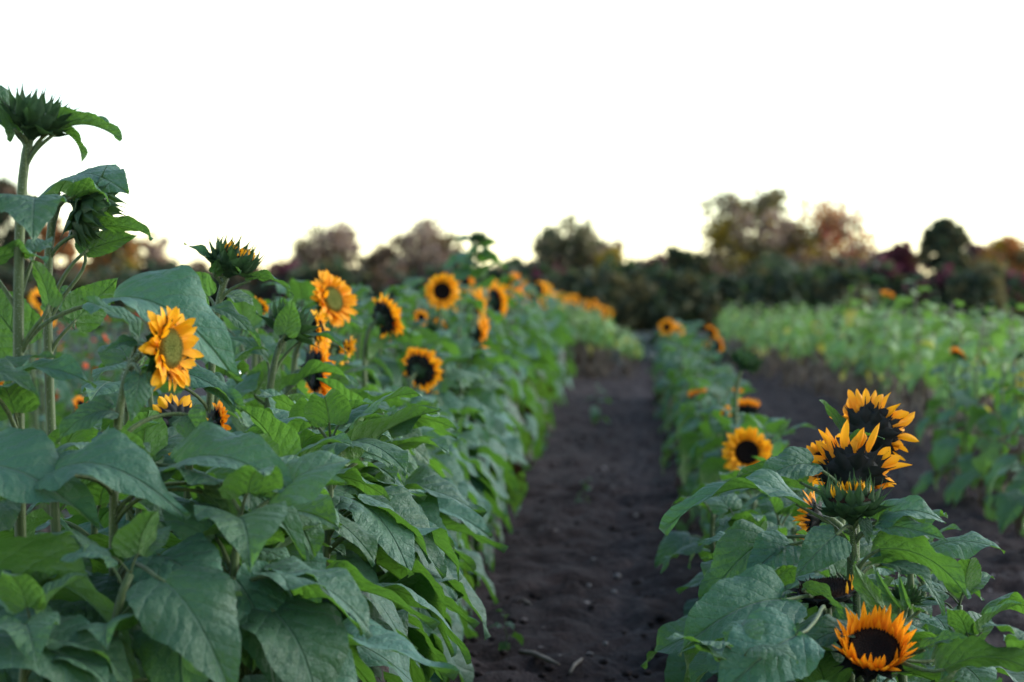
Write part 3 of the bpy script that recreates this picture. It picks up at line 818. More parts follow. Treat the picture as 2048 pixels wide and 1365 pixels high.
# --- leaves that catch the eye, tall row
hl = hero_leaf
hl('tall_bud', 300, (30, 262, .05), (-90, 120, .03), (.35, .65, .65), .55, .1, .35)
hl('tall_bud', 290, (28, 258, -.05), (-4, 205, -.06), (-.6, .2, -.7), .45, .1, .5, mat='leaf_young')
hl('tall_bud', 345, (110, 268, -.01), (243, 276, -.02), (.05, .93, -.3), .34, .22, .7, mat='leaf_young')
hl('tall_bud', 345, (118, 262, .02), (166, 328, .02), (.7, .3, -.5), .42, .25, .6, mat='leaf_young')
hl('tall_bud', 460, (70, 396, -.07), (64, 474, -.24), (.03, .9, .42), .80, .10, .25)
hl('tall_bud', 620, (70, 505, .03), (102, 482, .12), (-.1, .8, .5), .7)
hl('tall_bud', 640, (-10, 520, .02), (95, 520, -.05), (.1, .85, -.45), .45)
hl('tall_bud', 720, (98, 610, .0), (62, 515, .0), (.45, .1, -.88), .62, .12, .4, mat='leaf_young')
hl('tall_bud', 740, (40, 690, .1), (-60, 560, .1), (.2, .1, -.97), .95, .08, .25)
hl('tall_bud', 720, (228, 598, .05), (480, 744, -.02), (.36, .74, .56), .80, .20, .42, .6, .10, updir=Vector((.35, -.1, .93)))
hl('tall_bud', 800, (0, 735, -.1), (112, 712, -.1), (.1, .95, .35), .5, .1, .2)
hl('tall_bud', 860, (20, 770, -.05), (190, 765, -.12), (.05, .9, .45), .55, .22, .3)
hl('tall_bud', 900, (-30, 740, -.25), (78, 792, -.28), (.1, .85, .5), .6, .15)
hl('drooping_bud', 440, (120, 385, .10), (250, 366, -.04), (.08, .88, .48), 1.15, .22, .15, .8, .12)
hl('drooping_bud', 430, (150, 392, -.05), (222, 408, -.10), (-.2, .75, -.6), .7, .3, .3, mat='leaf_young')
hl('drooping_bud', 520, (200, 455, -.02), (310, 473, -.05), (.1, .75, -.62), .5, .12, .4)
hl('drooping_bud', 640, (176, 500, .0), (275, 470, .0), (.1, .35, -.93), .55, .08, .7)
hl('drooping_bud', 660, (170, 505, .02), (150, 462, .02), (-.3, .3, .9), .6)
hl('drooping_bud', 720, (152, 640, .02), (236, 556, .04), (-.1, .2, -.97), .85, .1, .3, mat='leaf_young')
hl('drooping_bud', 760, (120, 585, .10), (150, 660, .08), (.1, .5, .85), .6)
hl('near_bloom', 770, (272, 672, .02), (164, 596, -.02), (.5, .7, .5), .42, .15, .35)
hl('near_bloom', 780, (276, 684, .02), (205, 703, .0), (.1, .6, .8), .45, .2, .3)
hl('near_bloom', 745, (280, 752, -.05), (262, 842, -.09), (.2, .25, .95), .72, .1, .15)
hl('near_bloom', 900, (220, 820, .02), (112, 885, .0), (-.1, .75, .65), .72, .2, .3)
hl('near_bloom', 960, (352, 930, .0), (594, 986, -.06), (.08, .86, .5), .80, .22, .42, .6, .05)
hl('near_bloom', 1000, (106, 945, -.1), (374, 1020, -.16), (.06, .84, .54), .72, .24, .3, .6, .08)
hl('near_bloom', 1180, (318, 1112, -.1), (456, 1234, -.2), (.22, .72, .66), .98, .16, .25, .5, .06)
hl('near_bloom', 940, (215, 905, .0), (312, 915, -.05), (.1, .8, -.55), .5, .25, .5, mat='leaf_young')
hl('near_bloom', 1040, (412, 965, .05), (614, 1105, .0), (.42, .74, .52), .62, .25, .5, .8, .1)
hl('near_bloom', 1060, (405, 985, .0), (492, 1138, -.03), (.75, .3, -.55), .85, .15, .3)
hl('near_bloom', 900, (375, 830, .1), (420, 900, .05), (-.2, .4, .9), .8, .1, .4)
hl('tall_bud', 980, (-80, 945, -.25), (197, 1040, -.32), (.05, .86, .5), .85, .22, .3, .5, .08)
hl('tall_bud', 1150, (-20, 1160, -.35), (304, 1316, -.45), (.05, .72, -.68), .60, .22, .4, .5, .15, mat='leaf_young')
hl('tall_bud', 1200, (-70, 1275, -.55), (240, 1372, -.62), (.08, .9, .42), 1.0, .15, .25)
hl('tall_bud', 1200, (150, 1190, -.2), (292, 1300, -.3), (.1, .68, .72), 1.0, .18, .2)
hl('near_bloom', 1220, (330, 1165, -.3), (470, 1390, -.4), (.35, .42, .84), .85, .18, .3, .7, .1, quilt=.03)
hl('near_bloom', 1200, (470, 1160, -.1), (560, 1370, -.2), (.5, .4, .77), .85, .15, .3, .7, .1, quilt=.025)
hl('tipped_bud', 560, (432, 543, .0), (370, 486, .0), (.45, .75, .5), .42, .15, .4)
hl('tipped_bud', 575, (430, 545, -.03), (482, 545, -.08), (0, .7, -.7), .6, .3, .4, mat='leaf_young')
hl('tipped_bud', 610, (500, 562, .0), (588, 590, -.02), (.1, .9, -.4), .40, .22, .4)
hl('tipped_bud', 640, (418, 595, .08), (330, 552, .1), (.1, .15, -.97), .95, .1, .2, mat='leaf_young')
hl('tipped_bud', 660, (450, 590, .05), (520, 625, .1), (.3, .8, .5), .6)
hl('tipped_bud', 700, (420, 620, -.05), (520, 690, -.1), (.35, .8, .5), .45, .2)
hl('tipped_bud', 790, (400, 760, -.1), (470, 822, -.15), (.3, .75, .6), .75)
hl('tipped_bud', 830, (330, 745, -.1), (488, 815, -.14), (.1, .85, .5), .5)
hl('hooded_bud', 700, (570, 668, -.10), (586, 596, -.12), (.12, .1, -.99), .85, .05, .1, mat='leaf_young')
hl('hooded_bud', 770, (604, 680, .0), (694, 700, -.02), (.05, .95, .2), .38, .22, .4)
hl('hooded_bud', 860, (588, 772, .0), (718, 764, -.05), (.05, .9, -.1), .55, .22, .5, mat='leaf_young')
hl('hooded_bud', 790, (530, 715, .02), (440, 672, .0), (-.1, .85, .5), .5, .15)
hl('hooded_bud', 860, (590, 838, -.05), (718, 866, -.12), (.05, .78, .62), 1.0, .25, .2, quilt=.03)
hl('hooded_bud', 930, (566, 905, -.1), (694, 972, -.16), (.25, .8, .52), .75, .2, .4, .5, .1)
hl('hooded_bud', 820, (510, 790, .0), (560, 700, .05), (0, .2, -.95), .8, .1, .3, mat='leaf_young')
hl('hooded_bud', 1060, (690, 1000, -.3), (842, 1124, -.36), (.34, .74, .56), .85, .2, .4)
hl('hooded_bud', 1140, (652, 1132, -.8), (752, 1262, -.85), (.75, .45, -.45), .85, .35, .2, .3, .35, mat='leaf_spot')
hl('hooded_bud', 1120, (600, 1050, -.5), (655, 1180, -.6), (.6, .5, .6), .9, .2, .4, mat='leaf_spot')

for a_, b_, nn_ in (((960, 490), (1000, 488), (.1, .7, -.6)), ((950, 486), (908, 478), (.0, .8, .5)), ((952, 496), (935, 515), (-.2, .2, .9)), ((965, 500), (990, 520), (.3, .5, .8)), ((945, 520), (878, 540), (-.1, .8, .5)), ((955, 515), (1015, 535), (.1, .8, -.5)), ((940, 540), (895, 575), (-.3, .6, .7))):
    hl('tall_far_bud', a_[1] + 14, a_, b_, nn_, .8, .15, .3, seed=a_[0])
# --- low row, near end
hero('front_bloom', 1747, 1300, 4.75, 'cup', (.02, .77, .64), .185, "sunflower with upright orange petals ringing a near black centre, biggest bloom of the low row", 1760, 6, .20, .8, hairs=0)
hero('crown_bud', 1703, 1004, 5.1, 'half', (-.06, .95, .12), .165, "low row sunflower with a half open bud, yellow tips in a crown of green spikes", 1724, 7, .22, .55, hairs=900, r=.0105)
hero('ragged_front', 1705, 945, 5.6, 'ragged', (.12, .62, -.75), .215, "sunflower bloom seen from behind, tattered petals, just above the half open bud", 1700, 8, .22, .7)
hero('ragged_back', 1742, 862, 6.0, 'ragged', (.42, .38, -.8), .20, "upper tattered sunflower bloom turned away with one broad rounded petal", 1715, 7, .22, .6)
hero('faded', 1652, 1180, 5.05, 'wilt', (-.1, .93, .2), .165, "faded sunflower head, brown and almost bare with a few petals left", 1640, 6, .21, .7)
hero('small_bud', 1815, 1190, 5.2, 'bud', (.2, .9, .1), .085, "sunflower with a small spiky bud just above the closest bloom", 1830, 6, .21, .6)
hero('left_tatter', 1625, 1035, 5.75, 'ragged', (-.8, .1, -.3), .12, "small tattered orange bloom half covered by leaves beside the half open crown bud", 1640, 6, .21, .75)
hero('left_orange', 1638, 925, 6.2, 'dark', (-.7, .2, .5), .12, "orange bloom squeezed between a leaf and the tattered blooms", 1650, 6, .21, .75)
hero('black_eye', 1494, 905, 9.2, 'dark', (.04, .12, .98), .205, "sunflower with a round black centre and full yellow ring in the low row", 1500, 8, .22, .75)
hero('saucer', 1495, 817, 11.6, 'cup', (.05, .9, -.25), .145, "small saucer shaped bloom with a dark underside right above the black centred one", 1500, 8, .22, .8)
hero('tilted_saucer', 1397, 792, 15.0, 'cup', (-.25, .85, -.2), .145, "small saucer shaped bloom tilted at the path side of the low row", 1400, 8, .22, .9)
hero('low_tall_bud', 1492, 722, 11.2, 'bud', (.35, .75, .2), .17, "thin tall plant with one dark bud sticking out of the low row", 1480, 9, .2, .75)
hero('small_side', 1452, 828, 11.8, 'dark', (-.6, .2, .3), .09, "tiny orange bloom at the left of the saucer shaped one", 1455, 7, .22, .9)
hero('orange_dot', 1476, 782, 13.0, 'dark', (.1, .8, .2), .07, "tiny orange bloom on the stem under the thin tall bud", 1478, 7, .22, .9)
for k, (px, py, Y, d, f, lab) in enumerate([
    (1334, 655, 26, .20, (-.3, .3, .85), "first yellow bloom at the far end of the low row, nearest the path"),
    (1358, 660, 26.5, .17, (.6, .4, .4), "second yellow bloom at the far end of the low row"),
    (1422, 664, 25, .17, (.6, .6, -.4), "yellow bloom with a dark back on the outer side of the low row's end"),
    (1437, 690, 24, .17, (.9, .1, -.3), "yellow bloom in profile hanging below another at the low row's end"),
    (1414, 690, 25, .08, (.2, .3, .9), "tiny orange bloom below the dark backed one at the low row's end")]):
    hero('end%d' % k, px, py, Y, 'dark', f, d, lab, px, 9, .24, .9, seed=50 + k)
hl('crown_bud', 1090, (1755, 1042, .0), (1893, 1036, .0), (.02, .80, .6), .65, .25, .35, .6, .1)
hl('crown_bud', 1090, (1765, 1050, -.02), (1896, 1078, -.05), (.0, .55, .83), .45, .08, .3)
hl('crown_bud', 1110, (1592, 1008, .0), (1324, 1052, -.05), (-.05, .93, .18), .42, .24, .35)
hl('crown_bud', 1060, (1672, 1070, -.06), (1592, 1152, -.12), (-.15, .35, .92), .85, .12, .2)
hl('crown_bud', 1070, (1690, 1065, .02), (1712, 1120, .0), (.6, .4, -.6), .5, .2, .4, mat='leaf_young')
hl('crown_bud', 1060, (1728, 1040, -.03), (1738, 1090, -.05), (.1, .2, .97), .6, .1, .2)
hl('crown_bud', 1150, (1760, 1100, .0), (1940, 1192, -.05), (.3, .74, -.58), .65, .22, .35)
hl('crown_bud', 1160, (1750, 1120, .1), (1880, 1130, .1), (.2, .7, -.65), .8, .2, .3)
hl('crown_bud', 1170, (1780, 1130, .1), (1893, 1226, .05), (.5, .7, .5), .45, .2, .3)
hl('crown_bud', 1130, (1535, 1080, .1), (1400, 1222, .05), (-.45, .5, .74), .75, .15, .4, quilt=.03)
hl('crown_bud', 1100, (1580, 1090, .05), (1490, 1160, .0), (-.2, .6, .77), .95, .12, .3, quilt=.03)
hl('ragged_front', 1010, (1622, 930, -.1), (1508, 968, -.14), (-.05, .72, .68), .80, .18, .3)
hl('ragged_front', 1040, (1600, 965, .05), (1470, 950, .02), (-.05, .75, -.65), .6, .18)
hl('ragged_back', 880, (1685, 860, .0), (1640, 800, .0), (.5, .4, -.75), .42, .12, .3, mat='leaf_young')
hl('ragged_back', 905, (1690, 885, -.08), (1770, 874, -.12), (.0, .75, -.6), .38, .15, .3, mat='leaf_young')
hl('faded', 1230, (1560, 1200, -.15), (1352, 1302, -.22), (-.1, .72, .68), .85, .18, .35)
hl('faded', 1215, (1612, 1178, -.08), (1690, 1235, -.12), (.2, .7, -.6), .5, .15, .4, mat='leaf_young')
hl('faded', 1290, (1592, 1272, -.45), (1430, 1400, -.55), (-.2, .55, .8), .95, .12, .2)
hl('front_bloom', 1320, (1770, 1222, .08), (1702, 1118, .02), (-.45, .1, -.88), .34, .14, .25, mat='leaf_young')
hl('front_bloom', 1330, (1798, 1215, .08), (1746, 1132, .06), (-.5, .2, .8), .30, .14, .5, mat='leaf_young')
hl('front_bloom', 1330, (1815, 1210, .08), (1797, 1146, .06), (-.3, .2, .9), .28, .14, .5, mat='leaf_young')
hl('front_bloom', 1330, (1840, 1222, .1), (1862, 1235, .05), (.1, .8, .2), .8, .3, .3, mat='leaf_young')
hl('front_bloom', 1340, (1700, 1265, .05), (1585, 1312, .0), (-.1, .75, .65), .6, .2, .4)
hl('front_bloom', 1345, (1850, 1300, .05), (1960, 1290, .0), (.05, .8, .5), .4, .2, .4)
hl('front_bloom', 1350, (1890, 1340, -.1), (2090, 1352, -.15), (.05, .72, -.68), .65, .25, .3)
hl('front_bloom', 1350, (1870, 1320, .1), (1975, 1310, .1), (.2, .7, -.6), .7, .2, .3)

# ------------------------------------------------------------------ the rest of both rows
rg = random.Random(11)
taken = [(p.location.x, p.location.y) for p, _, _ in PLANTS.values()]
def free(x, y, d): return all((x - a) ** 2 + (y - b) ** 2 > d * d for a, b in taken)
def row_x(Y, x0):
    return x0 + 0.10 - 0.017 * (Y - 6) + 0.09 * max(0.0, min(1.0, (10 - Y) / 5))

def clear_view(x, y, H, floor):
    """a plant that stands in front of a bloom in the photograph is shorter than the line of sight to it"""
    px = 1285 + x / y * FPX
    for hx, hy, hY, hd in HEROES:
        rp = hd * .5 / hY * FPX
        if hY > y + .05 and abs(px - hx) < rp + .13 / y * FPX:
            H = min(H, EYE - (hy + rp * 1.05 - 610) / FPX * y - .06)
    return max(H, floor)

def filler(x, y, H, label, group, nl, size, bias, near, head=None, lz0=.2, dry=1, seed=0):
    p = plant_at('sunflower_plant', x, y, label, 'sunflower', group)
    top = Vector((x + rg.uniform(-.05, .05), y + rg.uniform(-.05, .05), H))
    f = head[1] if head else Vector((rg.uniform(-.3, .5), rg.uniform(-.3, .3), .9)).normalized()
    base = Vector((x, y, 0))
    pts = stem_curve(base, top, f)
    build_stem(p, pts, .0115, .007)
    add_leaves(p, pts, nl, lz0, H * 0.97, size, seed, bias, -0.5, dry)
    if head: add_head(p, head[0], top + f * head[2] * .2, f, head[2], seed)
    else:   # a young shoot: a few small upright leaves closed over the tip
        for q in range(3):
            link('leaf', LEAVES['up'][(seed + q) % 6], p, pts[-1] - p.location, (0, -.35 + .2 * q, 2.1 * q + seed), size * rg.uniform(.42, .62))
    return p

LFRONT = "leafy sunflower plant without an open bloom, broad drooping leaves, front of the tall row"
LBACK = "leafy sunflower plant without an open bloom, half hidden in the back of the tall row"
GF, GB = "leafy plants along the front of the tall row", "leafy plants in the back of the tall row"
y = 4.35; i = 0
while y < 12.5:
    x = row_x(y, -1.02) + rg.uniform(-.07, .07)
    if free(x, y, .11):
        H = (.84 if y < 5.0 else 1.12) + rg.uniform(-.08, .08)
        if y > 7: H += .06
        H = clear_view(x, y, H, .6)
        filler(x, y, H, LFRONT, GF, 17, .285, .45, True, None, .16, 2 + (i % 2), 1000 + i); taken.append((x, y))
    y += .22; i += 1
for k, (x, y) in enumerate(((-1.12, 4.05), (-.98, 4.2), (-1.22, 4.3), (-.82, 4.55), (-.80, 5.0), (-.86, 5.45), (-.84, 5.9))):
    filler(x, y, clear_view(x, y, rg.uniform(.62, .78), .5), LFRONT, GF, 13, .21, .4, True, None, .14, 2, 1500 + k); taken.append((x, y))
y = 4.5
while y < 12.5:
    x = row_x(y, -1.44) + rg.uniform(-.09, .09)
    if free(x, y, .15):
        H = (1.14 if y < 5.4 else 1.0 if y < 7.2 else 1.18) + rg.uniform(-.06, .06)
        H = clear_view(x, y, H, .6)
        filler(x, y, H, LBACK, GB, 11, .27, .2, True, None, .40, 0, 2000 + i); taken.append((x, y))
    y += .34; i += 1
y = 4.95; i = 0
while y < 12.5:
    x = 0.5 + rg.uniform(-.10, .10)
    if free(x, y, .12):
        H = .62 + rg.uniform(-.06, .09)
        H = clear_view(x, y, H, .38)
        filler(x, y, H, "short leafy sunflower plant without an open bloom in the low row", "leafy plants of the low row", 11, .215, .0, True, None, .10, 1, 3000 + i); taken.append((x, y))
    y += .27; i += 1

for k, (x, y) in enumerate(((.26, 4.25), (.22, 4.6), (.24, 4.95), (.27, 5.3), (.24, 5.7), (.26, 6.2), (.27, 6.8), (.26, 7.5), (.28, 8.3), (.75, 4.6), (.72, 5.1), (.76, 5.6), (.78, 6.2), (.74, 6.9), (.76, 7.7), (.62, 4.3), (.74, 8.6))):
    filler(x, y, clear_view(x, y, rg.uniform(.48, .6), .36), "short leafy sunflower plant without an open bloom in the low row", "leafy plants of the low row", 9, .20, .5 if x < .5 else .0, True, None, .10, 1, 3500 + k); taken.append((x, y))
# farther plants: a few kinds of stem and foliage, copied along the rows
def far_kind(H, nl, size, seed, z0=.15, classes=('low', 'mid', 'up'), lib=None, dry=2, stem_mat='stem', r=.011, extra=None):
    rnd = random.Random(seed)
    mb = MB(); lean = rnd.uniform(-.06, .06)
    pts = bez(Vector((0, 0, 0)), Vector((0, 0, H * .4)), Vector((lean, 0, H * .8)), Vector((lean, lean, H)), 8)
    mb.tube(pts, [r * (1 - .045 * k) for k in range(9)], 6)
    sm = mb.mesh("stem_far", [M[stem_mat]])
    parts = []; az = rnd.uniform(0, 6.28)
    for k in range(nl):
        t = k / (nl - 1); z = z0 + (H * .98 - z0) * t; az += 2.39996 + rnd.uniform(-.4, .4)
        cls = classes[0] if t < .42 else (classes[1] if t < .8 else classes[2])
        s = size * (1 - .5 * max(0, t - .45) / .55) * rnd.uniform(.85, 1.15)
        me = rnd.choice((lib or LEAVES)[cls])
        parts.append((me, Matrix.Translation(on_curve(pts, z)) @ Matrix.Rotation(az, 4, 'Z') @ Matrix.Rotation(rnd.uniform(-.25, .25), 4, 'X') @ Matrix.Scale(s, 4)))
    for k in range(dry):
        parts.append((rnd.choice(LEAVES['dry']), Matrix.Translation((0, 0, rnd.uniform(.12, .58 * H))) @ Matrix.Rotation(rnd.uniform(0, 6.28), 4, 'Z') @ Matrix.Scale(size * .8, 4)))
    if extra: parts += extra(rnd, pts)
    return sm, join_meshes("foliage", parts), Vector((lean, lean, H))

def put_far(name, kind, x, y, s, rz, label, cat, group, head=None):
    sm, fo, top = kind
    p = plant_at(name, x, y, label, cat, group)
    p.rotation_euler = (0, 0, rz); p.scale = (s, s, s)
    link('stem', sm, p); link('foliage', fo, p)
    if head:
        f = (Matrix.Rotation(-rz, 3, 'Z') @ head[1]).normalized()
        link('flower_head', FAR_HEADS[head[0]], p, top + f * head[2] * .2 / s, f.to_track_quat('Z', 'Y'), head[2] / s)
    return p

FK = [far_kind(1.28, 14, .27, 60 + k) for k in range(6)]
LOWK = [far_kind(.72, 11, .22, 80 + k, .1) for k in range(4)]
y = 12.6; i = 0
while y < 43:
    for side, x0, st in ((0, -1.02, .30), (1, -1.42, .38)):
        x = row_x(y, x0) + rg.uniform(-.08, .08)
        if not free(x, y, .15): continue
        sc = rg.uniform(.93, 1.07) * (1.05 if 18 < y < 34 else 1.0)
        head = None
        if y > 16.5 and rg.random() < (.5 if side == 0 else .62):
            f = Vector((rg.uniform(.2, 1), rg.uniform(-.9, .45), rg.uniform(-.1, .7))).normalized()
            head = ('dark' if rg.random() < .8 else 'half', f, rg.uniform(.15, .2))
        if head:
            put_far('sunflower_plant', FK[i % 6], x, y, sc, rg.uniform(0, 6.28), "blooming sunflower small in the crowd along the far crest of the tall row", 'sunflower', "blooming plants on the far crest of the tall row", head)
        else:
            put_far('sunflower_plant', FK[i % 6], x, y, sc, rg.uniform(0, 6.28), "bloomless leafy sunflower plant in the far, blurred part of the tall row", 'sunflower', "bloomless plants in the far part of the tall row")
        i += 1
    y += .34 if y < 26 else .5
y = 12.6
while y < 31:
    x = .5 + rg.uniform(-.12, .12)
    if free(x, y, .14):
        sc = rg.uniform(.85, 1.08) * (1.0 if y < 19 else 1.0 + .028 * (y - 19))
        put_far('sunflower_plant', LOWK[i % 4], x, y, sc, rg.uniform(0, 6.28), "short bloomless sunflower plant in the far, blurred part of the low row", 'sunflower', "bloomless plants in the far part of the low row"); i += 1
    y += .33

# ------------------------------------------------------------------ the pale crop beyond the low row
PALE = {}
for cls, ds in (('up', (10, 30)), ('mid', (35, 55)), ('low', (60, 75))):
    PALE[cls] = [lib_leaf("leaf_pale", d, 400 + d + k, [M['leaf_pale'], M['stem']], rows=14, half=3, lift=20) for d in ds for k in range(2)]
YEL = [lib_leaf("leaf_yellow", d, 700 + d, [M['leaf_yellow'], M['stem']], rows=12, half=3) for d in (60, 80)]
def yell(rnd, pts):
    return [(rnd.choice(YEL), Matrix.Translation(on_curve(pts, rnd.uniform(.5, .9))) @ Matrix.Rotation(rnd.uniform(0, 6.28), 4, 'Z') @ Matrix.Scale(.17, 4)) for _ in range(rnd.choice((0, 1, 2, 3)))]
CK = [far_kind(1.10, 12, .165, 140 + k, .64, lib=PALE, dry=8, stem_mat='stem_dry', r=.008, extra=yell) for k in range(8)]
LC = "pale green crop plant with bare brownish lower stem in the field beyond the low row"
n = 0
for r_, x0 in enumerate((2.35, 3.05, 3.8, 4.6, 5.5, 6.5)):
    y = 13.5 + r_ * 1.5
    while y < 50:
        x = x0 + rg.uniform(-.2, .2) + (.15 if 17 < y < 32 else 0) - max(0, y - 30) * .028
        px = 1285 + x / y * FPX
        if px < 2080 and n < 245:
            sc = rg.uniform(.74, 1.16) + (.2 if rg.random() < .14 else 0)
            head = ('bud', Vector((rg.uniform(-.4, .4), rg.uniform(-.4, .4), .8)).normalized(), rg.uniform(.07, .12)) if rg.random() < .4 else None
            put_far('crop_plant', CK[n % 8], x, y, sc, rg.uniform(0, 6.28), LC, 'crop plant', "pale plants of the field beyond the low row", head); n += 1
        y += (.42 if r_ < 2 else .6) * rg.uniform(.8, 1.2)
# the pale plants that close the far end of the path
for k in range(44):
    y = rg.uniform(37.5, 42.5); x = rg.uniform(-1.5, -.03)
    h = 1.18 if x < -1.15 else 1.18 - .62 * ((x + 1.15) / 1.12) ** 1.4
    head = ('dark', Vector((rg.uniform(.2, 1), rg.uniform(-.9, -.1), rg.uniform(-.1, .6))).normalized(), rg.uniform(.15, .2)) if x < -.45 and rg.random() < .5 else None
    if head:
        put_far('sunflower_plant', CK[k % 8], x, y, h * rg.uniform(.95, 1.08), rg.uniform(0, 6.28), "small blooming sunflower in the clump that closes the far end of the path", 'sunflower', "blooming plants closing the far end of the path", head)
    else:
        put_far('crop_plant', CK[k % 8], x, y, h * rg.uniform(.9, 1.05), rg.uniform(0, 6.28), "pale green plant standing across the far end of the path", 'crop plant', "pale plants closing the far end of the path")
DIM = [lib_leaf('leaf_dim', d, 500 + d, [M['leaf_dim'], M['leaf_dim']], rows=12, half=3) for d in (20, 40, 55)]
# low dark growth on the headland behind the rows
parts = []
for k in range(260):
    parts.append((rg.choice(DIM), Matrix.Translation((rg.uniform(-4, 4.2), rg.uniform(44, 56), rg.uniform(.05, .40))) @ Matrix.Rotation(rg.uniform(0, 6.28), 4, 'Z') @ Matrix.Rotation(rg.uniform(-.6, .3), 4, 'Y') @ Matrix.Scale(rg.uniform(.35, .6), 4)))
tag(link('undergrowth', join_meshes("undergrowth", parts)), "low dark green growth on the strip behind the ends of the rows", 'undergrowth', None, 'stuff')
# broad leaved plants at the field's near corner
BK = [far_kind(.95, 12, .24, 170 + k, .15) for k in range(3)]
for k, (px, Y) in enumerate(((1900, 15.0), (1960, 14.2), (2035, 13.4), (1930, 14.6), (2060, 12.8), (2000, 13.9), (2075, 11.5))):
    pp = at(px, 800, Y)
    put_far('sunflower_plant', BK[k % 3], pp.x, Y, rg.uniform(.85, 1.02), rg.uniform(0, 6.28), "broad leaved dark green plant at the near corner of the pale crop field", 'sunflower', "broad leaved plants at the near corner of the pale field")
hero('field_bloom', 1918, 710, 16.0, 'dark', (.45, .7, -.15), .15, "single orange bloom tilted at the sky in the pale crop field", 1915, 10, .2, .9)
hero('field_far_bloom', 1775, 589, 25.0, 'dark', (.2, .75, .3), .16, "small orange bloom beside the tallest bud of the pale crop field", 1772, 12, .2, .9)
hero('field_far_bud', 1756, 562, 25.0, 'bud', (.1, .95, 0), .2, "tallest bud standing out of the pale crop field against the dark trees", 1755, 12, .2, .9)

# ------------------------------------------------------------------ red flowers far behind the tall row
mbf = MB()
for k in range(14):
    strip(mbf, 2 * math.pi * k / 14, .08, 0, R(10), R(-15), .42, .2, .2, n=3)
mbf.lathe([(.1, -.05), (.14, .03), (0, .1)], 8)
BLOSS = mbf.mesh("blossom", [M['red_petal']])
ZK = [far_kind(1.15, 14, .13, 190 + k, .2, r=.006, dry=1) for k in range(3)]
for k in range(46):
    Y = rg.uniform(11, 24); px = rg.uniform(-40, 330) if Y > 14 else rg.uniform(-40, 240)
    pp = at(px, 650, Y)
    s = rg.uniform(.85, 1.12)
    p = put_far('zinnia_plant', ZK[k % 3], pp.x, Y, s, rg.uniform(0, 6.28), "red flowering plant blurred in the flower patch behind the two tall bud stems", 'flower', "red flowers in the patch behind the tall row")
    for q in range(rg.choice((1, 1, 2))):
        link('blossom', BLOSS, p, (rg.uniform(-.15, .15), rg.uniform(-.15, .15), rg.uniform(.75, 1.2)), (rg.uniform(.2, 1.2), 0, rg.uniform(0, 6.28)), rg.uniform(.04, .07))
for k, (px, py, Y, d) in enumerate(((80, 602, 11.0, .13), (95, 640, 11.5, .10), (162, 810, 9.0, .08))):
    hero('patch%d' % k, px, py, Y, 'dark', (.6, .5, .5), d, ("orange bloom glimpsed between the two tall bud stems", "small orange bloom right under the one glimpsed between the tall stems", "orange bloom glimpsed low behind the sharpest bloom's curled leaves")[k], px, 8, .16, .9)

# ------------------------------------------------------------------ clods, stones and litter on the path
def lump(seed, mat, flat=.6):
    rnd = random.Random(seed); mb = MB(); seg, rg_ = 8, 6
    rows = []
    for a in range(rg_ + 1):
        th = math.pi * a / rg_
        rows.append([mb.vert((math.sin(th) * math.cos(2 * math.pi * b / seg) * rnd.uniform(.75, 1.15), math.sin(th) * math.sin(2 * math.pi * b / seg) * rnd.uniform(.75, 1.15), math.cos(th) * flat * rnd.uniform(.8, 1.15))) for b in range(seg)])
    for a, b in zip(rows, rows[1:]):
        for k in range(seg): mb.face((a[k], b[k], b[(k + 1) % seg], a[(k + 1) % seg]))
    return mb.mesh("lump", [mat])
clods = [lump(k, M['soil']) for k in range(4)]
parts = []
for k in range(700):
    zone = rg.random()
    y = 6.0 + 20 * rg.random() ** 1.6
    x = rg.uniform(-.85, .2) if zone < .6 else rg.uniform(.85, 2.3)
    s = rg.uniform(.006, .02) * (1.4 if rg.random() < .1 else 1)
    parts.append((clods[k % 4], Matrix.Translation((x, y, s * .2 + .005)) @ Matrix.Rotation(rg.uniform(0, 6.28), 4, 'Z') @ Matrix.Scale(s, 4)))
tag(link('soil_clods', join_meshes("soil_clods", parts)), "loose dark clods of soil strewn over the path and the bare strip", 'soil', None, 'stuff')
stones = [lump(20 + k, M['stone'], .7) for k in range(3)]
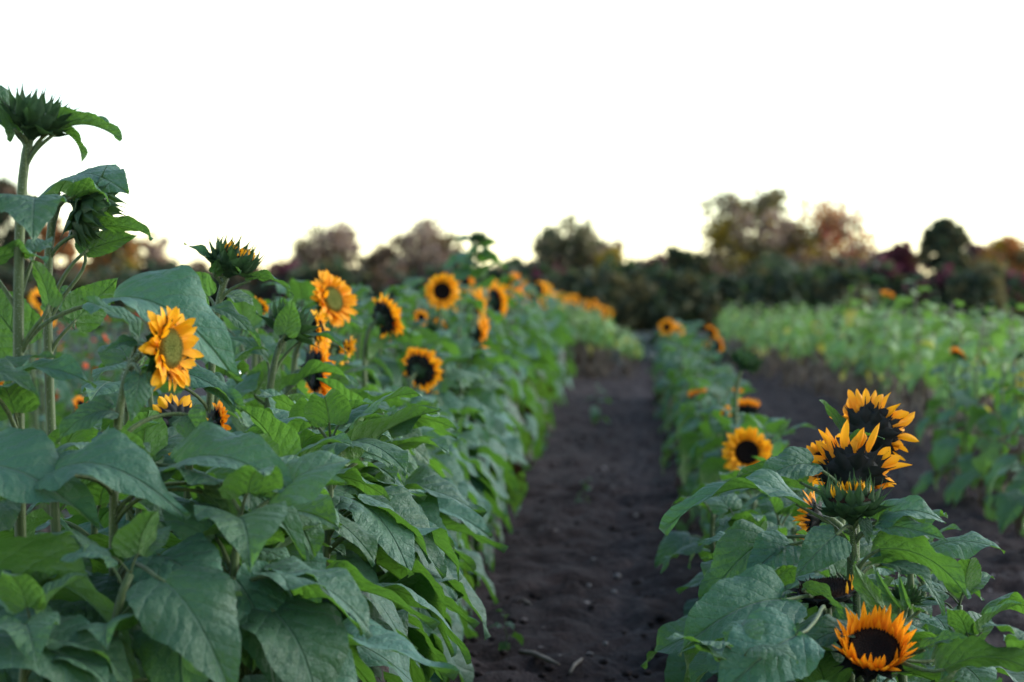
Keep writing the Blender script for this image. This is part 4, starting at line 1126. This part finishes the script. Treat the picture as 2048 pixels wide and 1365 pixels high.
for (px, py) in ((1181, 979), (1225, 979), (1207, 940), (1272, 1035), (1188, 1126), (1120, 1116), (1190, 1075), (1178, 1178), (1228, 1190), (1172, 1215), (1155, 1210), (1211, 1295), (1180, 1318), (1235, 1158), (1065, 1220), (1090, 1255), (1640, 1000), (1945, 1240), (1985, 1155), (1880, 1180), (1965, 1255), (2010, 1200), (1900, 1100), (1770, 1130), (2030, 1290), (1990, 1090)):
    Y = EYE * FPX / (py - 610); pp = at(px, py, Y)
    link('stone', stones[px % 3], None, (pp.x, Y, .012), (0, 0, px), rg.uniform(.010, .018))
    tag(COL.objects[-1], "pale pebble lying on the dark soil", 'stone', "pale pebbles on the soil")
def stick(px0, py0, px1, py1, r, label):
    a = at(px0, py0, EYE * FPX / (py0 - 610)); b = at(px1, py1, EYE * FPX / (py1 - 610)); a.z = .02; b.z = .02
    mb = MB(); c = (a + b) / 2
    mb.tube([a - c, (a - c) * .3 + Vector((0, .01, .008)), (b - c) * .5 + Vector((0, -.005, .004)), b - c], [r, r * 1.1, r, r * .5], 6)
    tag(link('dry_stalk', mb.mesh("dry_stalk", [M['straw']]), None, c), label, 'stalk')
stick(1040, 1318, 1118, 1343, .009, "longest pale dry stalk lying across the near end of the path")
stick(1140, 1360, 1165, 1330, .006, "short dry stalk lying near the longest one")
stick(1040, 1214, 1062, 1221, .006, "dry stalk piece on the path beside the tall row's hanging leaves")
WK = far_kind(.30, 7, .10, 230, .03, dry=0, r=.004)
for px, py, s, lab in ((1195, 850, 1.3, "slim green weed standing in the middle of the path"), (1168, 1008, .5, "small green weed flat on the path beside two pale pebbles"), (1015, 1310, .5, "tiny weed sprouting beside the longest dry stalk"), (1085, 905, .7, "weed at the foot of the tall row"), (1900, 1190, .6, "weed sprouting on the bare strip near the low row")):
    Y = EYE * FPX / (py - 610); pp = at(px, py, Y)
    put_far('weed', WK, pp.x, Y, s, px, lab, 'weed', None)
# a drop of water hanging at the tip of the big folded leaf
mb = MB()
mb.lathe([(0, .006), (.0016, .003), (.0028, .0005), (.003, -.0015), (.0022, -.0034), (0, -.0042)], 12)
mw, t_, o_ = nt("water"); b_ = t_.nodes.new("ShaderNodeBsdfPrincipled"); b_.inputs['Transmission Weight'].default_value = 1; b_.inputs['Roughness'].default_value = 0.02; b_.inputs['IOR'].default_value = 1.33
t_.links.new(b_.outputs[0], o_.inputs[0])
tag(link('water_drop', mb.mesh("water_drop", [mw]), None, at(479, 747, 4.58)), "clear drop of water hanging from the tip of the big folded leaf", 'water drop')
